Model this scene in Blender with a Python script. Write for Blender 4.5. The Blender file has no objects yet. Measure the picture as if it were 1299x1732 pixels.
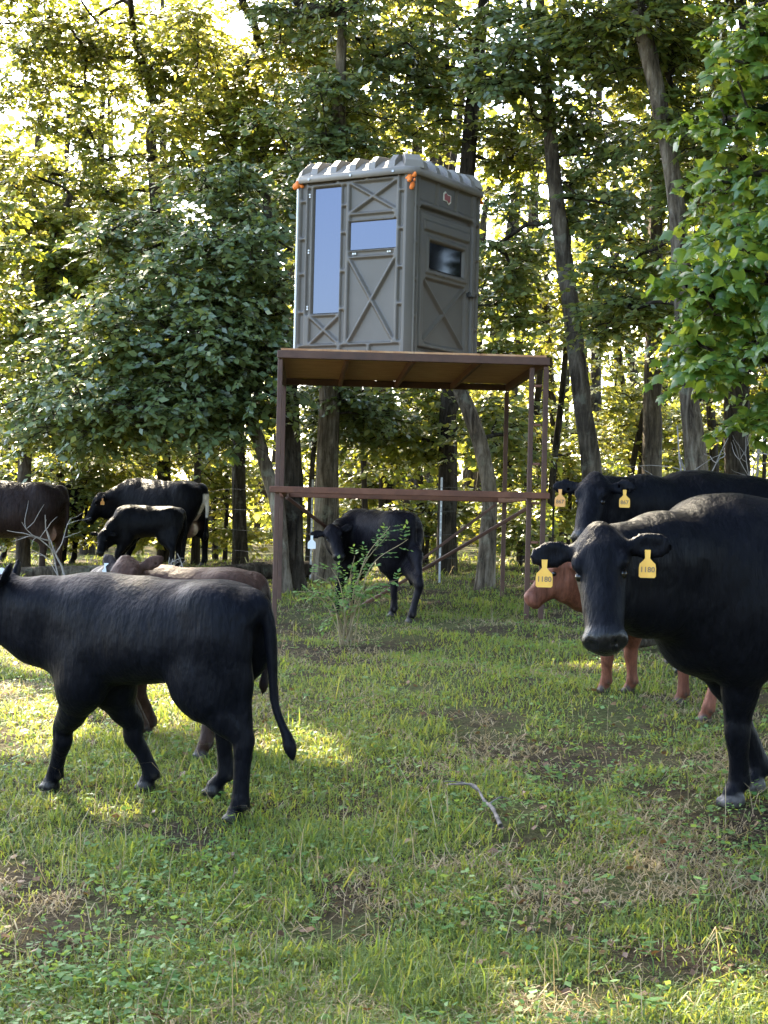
import bpy, bmesh, math, random
import numpy as np
from mathutils import Vector, Matrix

rng = np.random.default_rng(11)
random.seed(11)
scene = bpy.context.scene
COL = scene.collection
rad = math.radians

# ------------------------------------------------------------------ camera
FPX, PW, PH = 2900.0, 1299.0, 1732.0            # focal length in pixels of the photograph, its size
EYE = np.array([0.0, 0.0, 1.55])
ROLL, PITCH = rad(1.35), math.atan((884.0 - 866.0) / FPX)
FW = np.array([0, math.cos(PITCH), math.sin(PITCH)])
R0 = np.array([1.0, 0, 0]); U0 = np.cross(R0, FW)
RT = math.cos(ROLL) * R0 + math.sin(ROLL) * U0
UP = -math.sin(ROLL) * R0 + math.cos(ROLL) * U0
cam_data = bpy.data.cameras.new('camera')
cam_data.sensor_fit = 'VERTICAL'; cam_data.sensor_height = 36.0
cam_data.lens = 36.0 * FPX / PH
cam_data.clip_start = 0.05; cam_data.clip_end = 3000
cam = bpy.data.objects.new('camera', cam_data); COL.objects.link(cam)
cam.matrix_world = Matrix(((RT[0], UP[0], -FW[0], EYE[0]), (RT[1], UP[1], -FW[1], EYE[1]),
                           (RT[2], UP[2], -FW[2], EYE[2]), (0, 0, 0, 1)))
scene.camera = cam

# ------------------------------------------------------------------ sky, sun, exposure
SUN_EL, SUN_AZ = rad(42), rad(-24)               # azimuth from +Y (into the wood), negative = left
SUNV = np.array([math.sin(SUN_AZ) * math.cos(SUN_EL), math.cos(SUN_AZ) * math.cos(SUN_EL), math.sin(SUN_EL)])
world = bpy.data.worlds.new('World'); scene.world = world; world.use_nodes = True
wn = world.node_tree; wn.nodes.clear()
sky = wn.nodes.new('ShaderNodeTexSky'); sky.sky_type = 'NISHITA'; sky.sun_disc = False
sky.sun_elevation = SUN_EL; sky.sun_rotation = SUN_AZ; sky.dust_density = 2.0; sky.air_density = 1.0
wbg = wn.nodes.new('ShaderNodeBackground'); wbg.inputs[1].default_value = 0.15
wo = wn.nodes.new('ShaderNodeOutputWorld')
wn.links.new(sky.outputs[0], wbg.inputs[0]); wn.links.new(wbg.outputs[0], wo.inputs[0])
sl = bpy.data.lights.new('sun', 'SUN'); sl.energy = 5.0; sl.angle = rad(0.53); sl.color = (1.0, 0.87, 0.64)
sun = bpy.data.objects.new('sun', sl); COL.objects.link(sun)
sun.rotation_euler = Vector(-SUNV).to_track_quat('-Z', 'Y').to_euler()
vs = scene.view_settings
vs.view_transform = 'Standard'; vs.look = 'None'; vs.gamma = 1.0; vs.use_curve_mapping = False
vs.exposure = 3.2
cy = scene.cycles
cy.max_bounces = 8; cy.diffuse_bounces = 4; cy.glossy_bounces = 3; cy.transmission_bounces = 4
cy.sample_clamp_indirect = 6.0; cy.use_denoising = True

# ------------------------------------------------------------------ placing helpers
def ray(px, py):
    return FW + (px - PW / 2) / FPX * RT - (py - PH / 2) / FPX * UP
def at(px, py, Y):                                # the world point at depth Y that lies on that line of sight
    d = ray(px, py); return EYE + d * (Y / d[1])
GY = np.array([-400, -30, 0, 3, 5.3, 7.4, 9.2, 10.4, 13, 16, 18.8, 24, 28, 40, 100, 800.])
GZ = np.array([-2.0, -.7, -.2, -.1, .02, .28, .38, .47, .57, .66, .71, .88, .97, 1.1, 1.3, 3.0])
def ground(x, y):
    x = np.asarray(x, float); y = np.asarray(y, float)
    z = sum(np.interp(y + o, GY, GZ) for o in (-.8, -.4, 0, .4, .8)) / 5
    z = z + .25 * np.tanh(x * .18)
    z = z + .018 * np.sin(x * 2.1 + 1.3 * np.sin(y * 1.1)) * np.cos(y * 1.7 + .6) + .012 * np.sin(x * 5.3 + y * 3.1)
    return z
def on_ground(px, py):                            # where a line of sight meets the ground
    d = ray(px, py); t = np.linspace(3.5, 60, 4000)
    p = EYE[None] + d[None] * t[:, None]
    i = np.argmax(p[:, 2] < ground(p[:, 0], p[:, 1])); return p[i]

# ------------------------------------------------------------------ mesh and object helpers
def mesh_np(name, V, F, smooth=False):
    V = np.asarray(V, np.float32); F = np.asarray(F, np.int32); k = F.shape[1]
    me = bpy.data.meshes.new(name)
    me.vertices.add(len(V)); me.vertices.foreach_set('co', V.ravel())
    me.loops.add(F.size); me.loops.foreach_set('vertex_index', F.ravel())
    me.polygons.add(len(F)); me.polygons.foreach_set('loop_start', np.arange(0, F.size, k, dtype=np.int32))
    if smooth: me.polygons.foreach_set('use_smooth', np.ones(len(F), bool))
    me.update(calc_edges=True)
    return me
def link(name, me, mat=None, parent=None, loc=None):
    o = bpy.data.objects.new(name, me)
    if mat is not None and not me.materials: me.materials.append(mat)
    COL.objects.link(o)
    if parent is not None:
        o.parent = parent
    if loc is not None: o.location = [float(v) for v in loc]
    return o
def empty(name, loc=(0, 0, 0), rz=0.0):
    o = bpy.data.objects.new(name, None); COL.objects.link(o); o.empty_display_size = .2
    o.location = [float(v) for v in loc]; o.rotation_euler = (0, 0, rz); return o
def tag(o, label=None, cat=None, group=None, kind=None):
    if label: o['label'] = label
    if cat: o['category'] = cat
    if group: o['group'] = group
    if kind: o['kind'] = kind
    return o
class MB:                                         # collects chamfered boxes, bars, tubes into one mesh
    def __init__(s): s.bm = bmesh.new()
    def box(s, c, size, rot=None, bev=0.0):
        r = bmesh.ops.create_cube(s.bm, size=1.0)
        vs_ = r['verts']
        if bev: 
            es = list({e for v in vs_ for e in v.link_edges})
        M = Matrix.Translation(Vector([float(a) for a in c])) @ (rot.to_4x4() if rot is not None else Matrix()) @ Matrix.Diagonal((*[float(a) for a in size], 1))
        bmesh.ops.transform(s.bm, matrix=M, verts=vs_)
        if bev:
            bmesh.ops.bevel(s.bm, geom=es, offset=bev, segments=1, affect='EDGES', profile=.5)
        return s
    def bar(s, a, b, w, h, up=(0, 0, 1), bev=0.0):
        a = Vector([float(v) for v in a]); b = Vector([float(v) for v in b]); d = (b - a); L = d.length; d.normalize()
        u = Vector(up); x = u.cross(d)
        if x.length < 1e-4: x = Vector((1, 0, 0)).cross(d)
        x.normalize(); u = d.cross(x)
        rot = Matrix((x, u, d)).transposed()
        return s.box((a + b) / 2, (w, h, L), rot, bev)
    def cyl(s, a, b, r, n=10, r2=None):
        a = Vector([float(v) for v in a]); b = Vector([float(v) for v in b])
        q = (b - a).to_track_quat('Z', 'Y').to_matrix().to_4x4()
        bmesh.ops.create_cone(s.bm, cap_ends=True, segments=n, radius1=r, radius2=r if r2 is None else r2, depth=(b - a).length,
                              matrix=Matrix.Translation((a + b) / 2) @ q)
        return s
    def build(s, name, mat, parent=None, smooth=False, loc=None):
        me = bpy.data.meshes.new(name); s.bm.to_mesh(me); s.bm.free()
        if smooth:
            me.polygons.foreach_set('use_smooth', np.ones(len(me.polygons), bool))
        return link(name, me, mat, parent, loc)

def unit(v):
    return v / np.maximum(np.linalg.norm(v, axis=-1, keepdims=True), 1e-9)
def spline(P, n):                                 # Catmull-Rom through points (any width)
    P = np.asarray(P, float); m = len(P)
    if m == 2: return P[0] + (P[1] - P[0]) * np.linspace(0, 1, n)[:, None]
    Q = np.vstack([2 * P[0] - P[1], P, 2 * P[-1] - P[-2]])
    t = np.linspace(0, m - 1 - 1e-6, n); i = t.astype(int); f = (t - i)[:, None]
    a, b, c, d = Q[i], Q[i + 1], Q[i + 2], Q[i + 3]
    return .5 * (2 * b + (c - a) * f + (2 * a - 5 * b + 4 * c - d) * f ** 2 + (3 * b - a - 3 * c + d) * f ** 3)
def tube(P, r, n=8, rough=0.0, closed_tip=True, seed=0):
    P = np.asarray(P, float); m = len(P); r = np.broadcast_to(np.asarray(r, float), (m,))
    T = np.gradient(P, axis=0); T = unit(T)
    ref = np.array([1.0, .13, 0]) if abs(T[0][2]) > .6 else np.array([0, 0, 1.0])
    X = unit(np.cross(T, ref)); Y = np.cross(T, X)
    a = np.linspace(0, 2 * np.pi, n, endpoint=False)
    rr = r[:, None] * np.ones((1, n))
    if rough:
        g = np.random.default_rng(seed)
        rr = rr * (1 + rough * (np.cumsum(g.normal(size=(m, n)), axis=0) * .12 % 1 - .5) * .5 + rough * .5 * g.normal(size=(1, n)) * .6)
    V = P[:, None] + rr[..., None] * (np.cos(a)[None, :, None] * X[:, None] + np.sin(a)[None, :, None] * Y[:, None])
    V = V.reshape(-1, 3)
    i = np.arange(m - 1)[:, None] * n; j = np.arange(n)[None]; k = (j + 1) % n
    F = np.stack([i + j, i + k, i + n + k, i + n + j], -1).reshape(-1, 4)
    return V, F
def join(parts):
    Vs, Fs, o = [], [], 0
    for V, F in parts:
        Vs.append(V); Fs.append(F + o); o += len(V)
    return np.vstack(Vs), np.vstack(Fs)

# ------------------------------------------------------------------ materials
def new_mat(name):
    m = bpy.data.materials.new(name); m.use_nodes = True; nt = m.node_tree; nt.nodes.clear()
    out = nt.nodes.new('ShaderNodeOutputMaterial'); return m, nt, out
def N(nt, typ, **kw):
    n = nt.nodes.new('ShaderNode' + typ)
    for k, v in kw.items():
        if k in n.inputs.keys() if isinstance(k, str) else False: n.inputs[k].default_value = v
        else: setattr(n, k, v)
    return n
def ramp(nt, fac, stops):
    n = nt.nodes.new('ShaderNodeValToRGB'); e = n.color_ramp.elements
    while len(e) > len(stops): e.remove(e[-1])
    while len(e) < len(stops): e.new(.5)
    for i, (p, c) in enumerate(stops):
        e[i].position = p; e[i].color = (*c, 1)
    nt.links.new(fac, n.inputs[0]); return n.outputs[0]
def noise(nt, scale, detail=4, rough=.55, stretch=None, coord='Object', dist=0.0):
    tc = nt.nodes.new('ShaderNodeTexCoord'); src = tc.outputs[coord]
    if stretch:
        mp = nt.nodes.new('ShaderNodeMapping'); mp.inputs['Scale'].default_value = stretch
        nt.links.new(src, mp.inputs[0]); src = mp.outputs[0]
    n = nt.nodes.new('ShaderNodeTexNoise'); n.inputs['Scale'].default_value = scale
    n.inputs['Detail'].default_value = detail; n.inputs['Roughness'].default_value = rough; n.inputs['Distortion'].default_value = dist
    nt.links.new(src, n.inputs['Vector']); return n.outputs['Fac']
def mixc(nt, fac, a, b, typ='MIX'):
    n = nt.nodes.new('ShaderNodeMix'); n.data_type = 'RGBA'; n.blend_type = typ
    for sock, v in ((n.inputs[0], fac), (n.inputs[6], a), (n.inputs[7], b)):
        if isinstance(v, (int, float)): sock.default_value = v
        elif isinstance(v, tuple): sock.default_value = (*v, 1)
        else: nt.links.new(v, sock)
    return n.outputs[2]
def bump(nt, h, strength=.4, dist=.01):
    b = nt.nodes.new('ShaderNodeBump'); b.inputs['Strength'].default_value = strength; b.inputs['Distance'].default_value = dist
    nt.links.new(h, b.inputs['Height']); return b.outputs[0]
def surf(name, stops, scale=6, rough=.6, bscale=None, bstr=.3, bdist=.01, stretch=None, metallic=0, spec=.5, detail=5):
    m, nt, out = new_mat(name)
    p = nt.nodes.new('ShaderNodeBsdfPrincipled')
    nt.links.new(ramp(nt, noise(nt, scale, detail, .6, stretch), stops), p.inputs['Base Color'])
    p.inputs['Roughness'].default_value = rough; p.inputs['Metallic'].default_value = metallic
    p.inputs['Specular IOR Level'].default_value = spec
    nt.links.new(bump(nt, noise(nt, bscale or scale * 4, 4, .6, stretch), bstr, bdist), p.inputs['Normal'])
    nt.links.new(p.outputs[0], out.inputs[0]); return m
def leaf_mat(name, stops, trans, gloss=.35, rough=.38, tmix=.42):
    m, nt, out = new_mat(name)
    g = nt.nodes.new('ShaderNodeNewGeometry')
    rnd = g.outputs['Random Per Island']
    big = noise(nt, .55, 2, .5)
    ad = nt.nodes.new('ShaderNodeMath'); ad.operation = 'MULTIPLY_ADD'; ad.inputs[1].default_value = .5; nt.links.new(rnd, ad.inputs[0])
    mu = nt.nodes.new('ShaderNodeMath'); mu.operation = 'MULTIPLY'; mu.inputs[1].default_value = .5; nt.links.new(big, mu.inputs[0])
    nt.links.new(mu.outputs[0], ad.inputs[2])
    c = ramp(nt, ad.outputs[0], stops)
    p = nt.nodes.new('ShaderNodeBsdfPrincipled'); nt.links.new(c, p.inputs['Base Color'])
    p.inputs['Roughness'].default_value = rough; p.inputs['Specular IOR Level'].default_value = gloss
    t = nt.nodes.new('ShaderNodeBsdfTranslucent')
    nt.links.new(mixc(nt, rnd, trans[0], trans[1]), t.inputs[0])
    mx = nt.nodes.new('ShaderNodeMixShader'); mx.inputs[0].default_value = tmix
    nt.links.new(p.outputs[0], mx.inputs[1]); nt.links.new(t.outputs[0], mx.inputs[2]); nt.links.new(mx.outputs[0], out.inputs[0])
    return m
M = {}
M['leaf_blue'] = leaf_mat('leaf_blue_green', [(.1, (.062, .100, .046)), (.42, (.092, .138, .058)), (.72, (.135, .175, .062)), (.90, (.28, .26, .065))], ((.26, .36, .03), (.50, .48, .05)), .9, .34, .32)
M['leaf_mid'] = leaf_mat('leaf_mid_green', [(.1, (.058, .094, .032)), (.45, (.092, .135, .042)), (.75, (.145, .175, .048)), (.92, (.34, .28, .05))], ((.30, .38, .03), (.58, .52, .05)), .6, .38, .40)
M['leaf_yellow'] = leaf_mat('leaf_yellow_green', [(.1, (.050, .088, .016)), (.5, (.10, .145, .022)), (.85, (.20, .20, .03)), (.97, (.38, .27, .035))], ((.40, .44, .045), (.68, .58, .09)), .45, .4, .46)
M['leaf_near'] = leaf_mat('leaf_broad_green', [(.1, (.032, .085, .020)), (.5, (.058, .13, .026)), (.85, (.13, .20, .03)), (.97, (.30, .28, .04))], ((.28, .42, .03), (.50, .52, .05)), .6, .34, .42)
M['leaf_light_blocker'] = leaf_mat('light_blocker_needles', [(.1, (.010, .018, .009)), (.5, (.018, .030, .014)), (.95, (.030, .045, .018))], ((.02, .03, .008), (.03, .04, .01)), .1, .6, .08)  # very dark, so the added light-blocking cedars bounce little sun back
M['grass'] = leaf_mat('grass_blade', [(.12, (.050, .095, .026)), (.45, (.082, .140, .036)), (.72, (.13, .180, .050)), (.92, (.25, .22, .10))], ((.30, .42, .04), (.55, .50, .07)), .25, .5, .38)
M['straw'] = leaf_mat('dry_straw', [(.1, (.16, .115, .065)), (.5, (.29, .225, .13)), (.9, (.42, .35, .21))], ((.34, .26, .10), (.5, .4, .18)), .15, .6, .25)
M['weed'] = leaf_mat('weed_leaf', [(.1, (.050, .115, .036)), (.5, (.085, .175, .055)), (.9, (.17, .25, .08))], ((.26, .42, .06), (.42, .5, .08)), .2, .5, .35)
M['litter'] = leaf_mat('fallen_leaf', [(.1, (.045, .026, .016)), (.5, (.12, .062, .032)), (.9, (.24, .14, .06))], ((.2, .1, .03), (.3, .16, .04)), .3, .5, .15)
def bark_mat(name, dark, mid, pale, lichen=.5):
    m, nt, out = new_mat(name); p = nt.nodes.new('ShaderNodeBsdfPrincipled')
    f1 = noise(nt, 14, 6, .7, (1, 1, .16), dist=.8); f2 = noise(nt, 1.6, 5, .7); f3 = noise(nt, 5, 4, .65)
    c = ramp(nt, f1, [(.34, dark), (.5, mid), (.66, pale)])
    c = mixc(nt, 1.0, c, ramp(nt, f2, [(.3, (.45, .43, .41)), (.7, (1.45, 1.4, 1.3))]), 'MULTIPLY')
    l = ramp(nt, f3, [(.56, (0, 0, 0)), (.66, (lichen, lichen, lichen))])
    c = mixc(nt, l, c, (.23, .235, .175))
    nt.links.new(c, p.inputs['Base Color']); p.inputs['Roughness'].default_value = .95; p.inputs['Specular IOR Level'].default_value = .12
    nt.links.new(bump(nt, f1, 1.0, .05), p.inputs['Normal']); nt.links.new(p.outputs[0], out.inputs[0]); return m
M['bark'] = bark_mat('bark_grey', (.028, .022, .017), (.085, .070, .054), (.17, .145, .115), .4)
M['bark_dark'] = bark_mat('bark_dark', (.012, .010, .008), (.042, .034, .026), (.085, .072, .056), .2)
M['bark_pale'] = bark_mat('bark_pale', (.040, .031, .024), (.145, .118, .090), (.29, .25, .205), .45)
M['dead_wood'] = surf('dead_wood', [(.2, (.16, .14, .12)), (.55, (.33, .29, .26)), (.8, (.48, .44, .40))], 12, .85, 40, .5, .006, (1, 1, .3))
M['stick'] = surf('weathered_stick', [(.3, (.045, .036, .028)), (.5, (.10, .085, .070)), (.7, (.18, .16, .14))], 30, .9, 90, .5, .004)
M['rust'] = surf('rusty_steel', [(.2, (.040, .018, .011)), (.5, (.078, .033, .018)), (.8, (.115, .052, .030))], 5, .62, 60, .25, .003, spec=.5)
M['rust_bright'] = surf('rusty_steel_orange', [(.2, (.060, .022, .012)), (.5, (.125, .044, .020)), (.8, (.18, .072, .036))], 7, .7, 60, .3, .003)
def plywood():
    m, nt, out = new_mat('plywood')
    p = nt.nodes.new('ShaderNodeBsdfPrincipled')
    c = ramp(nt, noise(nt, 3, 7, .65, (1.2, 14, 1), dist=1.2), [(.28, (.24, .105, .045)), (.48, (.44, .22, .10)), (.6, (.54, .30, .15)), (.75, (.60, .39, .23))])
    nt.links.new(c, p.inputs['Base Color']); p.inputs['Roughness'].default_value = .8
    nt.links.new(p.outputs[0], out.inputs[0]); return m
M['plywood'] = plywood()
M['shell'] = surf('moulded_olive_shell', [(.3, (.094, .079, .062)), (.7, (.115, .097, .078))], 3, .50, 160, .05, .001, spec=.5)
M['roof_shell'] = surf('weathered_roof_shell', [(.3, (.19, .165, .14)), (.7, (.25, .222, .195))], 3, .5, 140, .06, .001)
M['foam'] = surf('orange_foam', [(.2, (.62, .12, .012)), (.6, (.85, .22, .03)), (.9, (.95, .33, .06))], 18, .6, 50, .7, .01)
M['white'] = surf('white_paint', [(.3, (.72, .71, .68)), (.7, (.80, .79, .77))], 8, .4, 60, .05, .001)
M['cream'] = surf('cream_badge', [(.3, (.62, .58, .46)), (.7, (.70, .66, .54))], 8, .45, 60, .05, .001)
M['badge_red'] = surf('red_badge', [(.3, (.26, .035, .03)), (.7, (.34, .05, .04))], 8, .4, 60, .05, .001)
M['dark_plastic'] = surf('dark_plastic', [(.3, (.016, .015, .014)), (.7, (.028, .026, .025))], 8, .5, 60, .05, .001)
M['wire'] = surf('dull_wire', [(.3, (.05, .046, .042)), (.7, (.10, .09, .082))], 30, .7, 60, .1, .001)
M['metal'] = surf('galvanised', [(.3, (.30, .30, .31)), (.7, (.46, .46, .47))], 30, .45, 60, .1, .001, metallic=.8)
def glass(name, col):
    m, nt, out = new_mat(name)
    p = nt.nodes.new('ShaderNodeBsdfPrincipled')
    p.inputs['Base Color'].default_value = col; p.inputs['Metallic'].default_value = .85
    p.inputs['Roughness'].default_value = .07
    nt.links.new(bump(nt, noise(nt, 2.2, 2), .04, .01), p.inputs['Normal'])
    nt.links.new(p.outputs[0], out.inputs[0]); return m
M['glass'] = glass('tinted_window', (.072, .079, .112, 1)); M['glass_dark'] = glass('dark_window', (.022, .024, .030, 1))
M['tag_yellow'] = surf('yellow_tag', [(.3, (.76, .39, .045)), (.7, (.82, .46, .065))], 20, .45, 60, .05, .001)
M['tag_orange'] = surf('orange_tag', [(.3, (.74, .32, .07)), (.7, (.80, .40, .11))], 20, .45, 60, .05, .001)
M['tag_white'] = surf('white_tag', [(.3, (.74, .74, .72)), (.7, (.82, .82, .80))], 20, .45, 60, .05, .001)
M['tag_ink'] = surf('tag_ink', [(.3, (.16, .10, .05)), (.7, (.22, .14, .07))], 20, .6, 60, .05, .001)
def eye_mat():
    m, nt, out = new_mat('wet_eye'); p = nt.nodes.new('ShaderNodeBsdfPrincipled')
    p.inputs['Base Color'].default_value = (.008, .006, .005, 1); p.inputs['Roughness'].default_value = .16
    p.inputs['Specular IOR Level'].default_value = .35
    nt.links.new(p.outputs[0], out.inputs[0]); return m
M['eye'] = eye_mat()
def coat_mat():
    m, nt, out = new_mat('cattle_coat'); p = nt.nodes.new('ShaderNodeBsdfPrincipled')
    a = nt.nodes.new('ShaderNodeAttribute'); a.attribute_name = 'coat'
    n1 = noise(nt, 2.6, 4, .6); n2 = noise(nt, 42, 5, .7, (1, 1, .16)); n3 = noise(nt, 160, 3, .7, (1, 1, .25))
    v = ramp(nt, n1, [(.3, (.72, .70, .72)), (.7, (1.35, 1.28, 1.22))])
    v2 = ramp(nt, n2, [(.3, (.6, .6, .6)), (.7, (1.5, 1.45, 1.4))])
    c = mixc(nt, 1.0, a.outputs['Color'], v, 'MULTIPLY'); c = mixc(nt, 1.0, c, v2, 'MULTIPLY')
    nt.links.new(c, p.inputs['Base Color'])
    r = nt.nodes.new('ShaderNodeMapRange'); r.inputs[1].default_value = 0; r.inputs[2].default_value = 1
    r.inputs[3].default_value = .40; r.inputs[4].default_value = .18
    nt.links.new(a.outputs['Alpha'], r.inputs[0]); nt.links.new(r.outputs[0], p.inputs['Roughness'])
    r2 = nt.nodes.new('ShaderNodeMapRange'); r2.inputs[3].default_value = .055; r2.inputs[4].default_value = .42
    nt.links.new(a.outputs['Alpha'], r2.inputs[0]); nt.links.new(r2.outputs[0], p.inputs['Specular IOR Level'])
    p.inputs['Sheen Weight'].default_value = .003; p.inputs['Sheen Roughness'].default_value = .4
    b0 = bump(nt, noise(nt, 7.5, 3, .55, (1, 1, .55)), .55, .05)
    b1n = nt.nodes.new('ShaderNodeBump'); b1n.inputs['Strength'].default_value = .55; b1n.inputs['Distance'].default_value = .016
    nt.links.new(n2, b1n.inputs['Height']); nt.links.new(b0, b1n.inputs['Normal']); b1 = b1n.outputs[0]
    b2 = nt.nodes.new('ShaderNodeBump'); b2.inputs['Strength'].default_value = .3; b2.inputs['Distance'].default_value = .004
    nt.links.new(n3, b2.inputs['Height']); nt.links.new(b1, b2.inputs['Normal'])
    nt.links.new(b2.outputs[0], p.inputs['Normal'])
    nt.links.new(p.outputs[0], out.inputs[0]); return m
M['coat'] = coat_mat()
def soil():
    m, nt, out = new_mat('pasture_soil'); p = nt.nodes.new('ShaderNodeBsdfPrincipled')
    c1 = ramp(nt, noise(nt, 1.1, 8, .68), [(.30, (.030, .022, .014)), (.45, (.065, .050, .028)), (.56, (.075, .085, .030)), (.75, (.12, .115, .045))])
    c2 = ramp(nt, noise(nt, 40, 5, .7), [(.3, (.45, .42, .40)), (.7, (1.5, 1.45, 1.35))])
    nt.links.new(mixc(nt, 1.0, c1, c2, 'MULTIPLY'), p.inputs['Base Color']); p.inputs['Roughness'].default_value = .95
    p.inputs['Specular IOR Level'].default_value = .1
    nt.links.new(bump(nt, noise(nt, 30, 6, .7), 1.0, .05), p.inputs['Normal'])
    nt.links.new(p.outputs[0], out.inputs[0]); return m
M['soil'] = soil()

# ------------------------------------------------------------------ the ground: one sheet to the horizon
def build_ground():
    ys = np.unique(np.concatenate([np.linspace(-300, -10, 12), np.linspace(-10, 3, 20), np.linspace(3, 30, 190), np.linspace(30, 60, 30), np.linspace(60, 800, 24)]))
    xs = np.unique(np.concatenate([np.linspace(-500, -12, 16), np.linspace(-12, 12, 150), np.linspace(12, 500, 16)]))
    X, Y = np.meshgrid(xs, ys); Z = ground(X, Y)
    V = np.stack([X, Y, Z], -1).reshape(-1, 3)
    ny, nx = X.shape; i = np.arange(ny - 1)[:, None] * nx + np.arange(nx - 1)[None]
    F = np.stack([i, i + 1, i + nx + 1, i + nx], -1).reshape(-1, 4)
    o = link('pasture_ground', mesh_np('pasture_ground', V, F, True), M['soil']); tag(o, kind='structure',
        label='sloping shaded pasture ground under the cattle')
build_ground()

# ------------------------------------------------------------------ sunlit gaps: lines towards the sun kept clear of leaves
GAPS = []
def gap(p, r): GAPS.append((np.asarray(p, float), r))
for px, py, r in ((20, 1120, .6), (60, 1190, .55), (150, 1210, .55), (235, 1215, .5), (300, 1180, .42), (30, 1260, .30), (500, 1262, .3), (552, 1282, .22),
                  (905, 1352, .15), (880, 1684, .12), (540, 1158, .10), (105, 1375, .12), (245, 1372, .10), (790, 1162, .12),
                  (470, 1300, .12), (20, 1385, .12), (620, 1240, .10), (420, 1130, .2), (800, 1085, .18), (700, 1180, .08), (1040, 1720, .1), (1290, 1600, .08)):
    gap(on_ground(px, py), r)
gap(at(330, 962, 9.2), .16); gap(at(255, 955, 9.1), .12); gap(at(385, 965, 9.2), .1)
gap(at(1195, 803, 11.8), .10); gap(at(1222, 806, 11.8), .07)
gap((-.35, 16.3, 4.95), .34); gap((.1, 16.4, 4.95), .28); gap((.5, 16.6, 4.9), .15); gap((-.75, 16.5, 4.9), .2)
gap(at(335, 815, 26), .12); gap(at(170, 818, 26), .1)

# ------------------------------------------------------------------ leaves
def leaves_mesh(name, p, d, n, s, wide=.30, droop=.16, lobed=False):
    """p base, d axis, n face normal, s length; folded blades, two triangles each (or a six-sided lobed blade)"""
    d = unit(d); w = unit(np.cross(d, n)); n = unit(np.cross(w, d)); s = s[:, None]
    k = len(p)
    if not lobed:
        m = p + .42 * s * d
        V = np.stack([p, m + wide * s * w - .06 * s * n, p + s * d - droop * s * n, m - wide * s * w - .06 * s * n], 1).reshape(-1, 3)
        i = np.arange(k)[:, None] * 4
        F = np.concatenate([i + [0, 1, 2], i + [0, 2, 3]], 0)
    else:
        q = [(0, 0, 0), (.18, .30, -.05), (.48, .44, -.12), (.58, .24, -.06), (1.0, 0, -droop * 1.6), (.58, -.24, -.06), (.48, -.44, -.12), (.18, -.30, -.05), (.5, 0, .02)]
        V = np.stack([p + a * s * d + b * s * w + c * s * n for a, b, c in q], 1).reshape(-1, 3)
        i = np.arange(k)[:, None] * 9
        F = np.concatenate([i + [8, a, (a + 1) % 8] for a in range(8)], 0)
    return mesh_np(name, V, F)
def clear_of_gaps(p):
    keep = np.ones(len(p), bool)
    for g, r in GAPS:
        v = p - g; t = v @ SUNV
        dist2 = (v * v).sum(1) - t * t
        keep &= ~((t > 0) & (dist2 < (r * 1.15) ** 2))
    return keep
def clusters_leaves(C, R, per, size, g, sizevar=.35, flat=.55, face=0.0):
    """leaf sprays around cluster centres C with radius R: twigs leave the centre, leaves sit along the twigs"""
    n = len(C); tw = max(4, per // 14); per_t = max(3, per // tw)
    az = g.uniform(0, 2 * np.pi, (n, tw)); el = g.normal(.12, .5, (n, tw))
    T = np.stack([np.cos(az) * np.cos(el), np.sin(az) * np.cos(el), np.sin(el) * flat + .05], -1)
    L = R[:, None] * g.uniform(.55, 1.25, (n, tw))
    O = C[:, None] + g.normal(0, .16, (n, tw, 3)) * R[:, None, None]
    t = np.sort(g.uniform(.12, 1.0, (n, tw, per_t)), -1)
    sag = .30 * t ** 2
    p = O[:, :, None] + T[:, :, None] * (L[..., None] * t)[..., None]
    p[..., 2] -= sag * L[..., None]
    side = np.where(np.arange(per_t) % 2 == 0, 1, -1)[None, None, :, None]
    W = unit(np.cross(T, [0, 0, 1.0]))[:, :, None]
    d = T[:, :, None] * .75 + W * side * .8 + g.normal(0, .35, p.shape); d[..., 2] -= .35
    nn = g.normal(0, .45, p.shape); nn[..., 2] += .9; nn[..., 1] -= face; nn[..., 0] -= .3 * face      # leaves at the edge of a wood turn to the open side
    s = size * (1 + sizevar * g.normal(0, 1, p.shape[:-1])).clip(.45, 1.8)
    tip = O + T * L[..., None]; tip[..., 2] -= .30 * L
    midp = O + T * L[..., None] * .5; midp[..., 2] -= .075 * L
    return p.reshape(-1, 3), d.reshape(-1, 3), nn.reshape(-1, 3), s.ravel(), (O.reshape(-1, 3), midp.reshape(-1, 3), tip.reshape(-1, 3))
def sticks(A, B, ra, rb, n=3):                    # many thin tapered sticks at once
    T = unit(B - A); X = unit(np.cross(T, [.31, .27, .91])); Y = np.cross(T, X)
    a = np.linspace(0, 2 * np.pi, n, endpoint=False)
    off = np.cos(a)[None, :, None] * X[:, None] + np.sin(a)[None, :, None] * Y[:, None]
    ra = np.broadcast_to(ra, (len(A),)); rb = np.broadcast_to(rb, (len(A),))
    V = np.concatenate([A[:, None] + off * ra[:, None, None], B[:, None] + off * rb[:, None, None]], 1)
    i = np.arange(len(A))[:, None, None] * 2 * n; j = np.arange(n)[None, :, None]; k = (j + 1) % n
    F = np.concatenate([i + j, i + k, i + n + k, i + n + j], -1).reshape(-1, 4)
    return V.reshape(-1, 3), F

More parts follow.
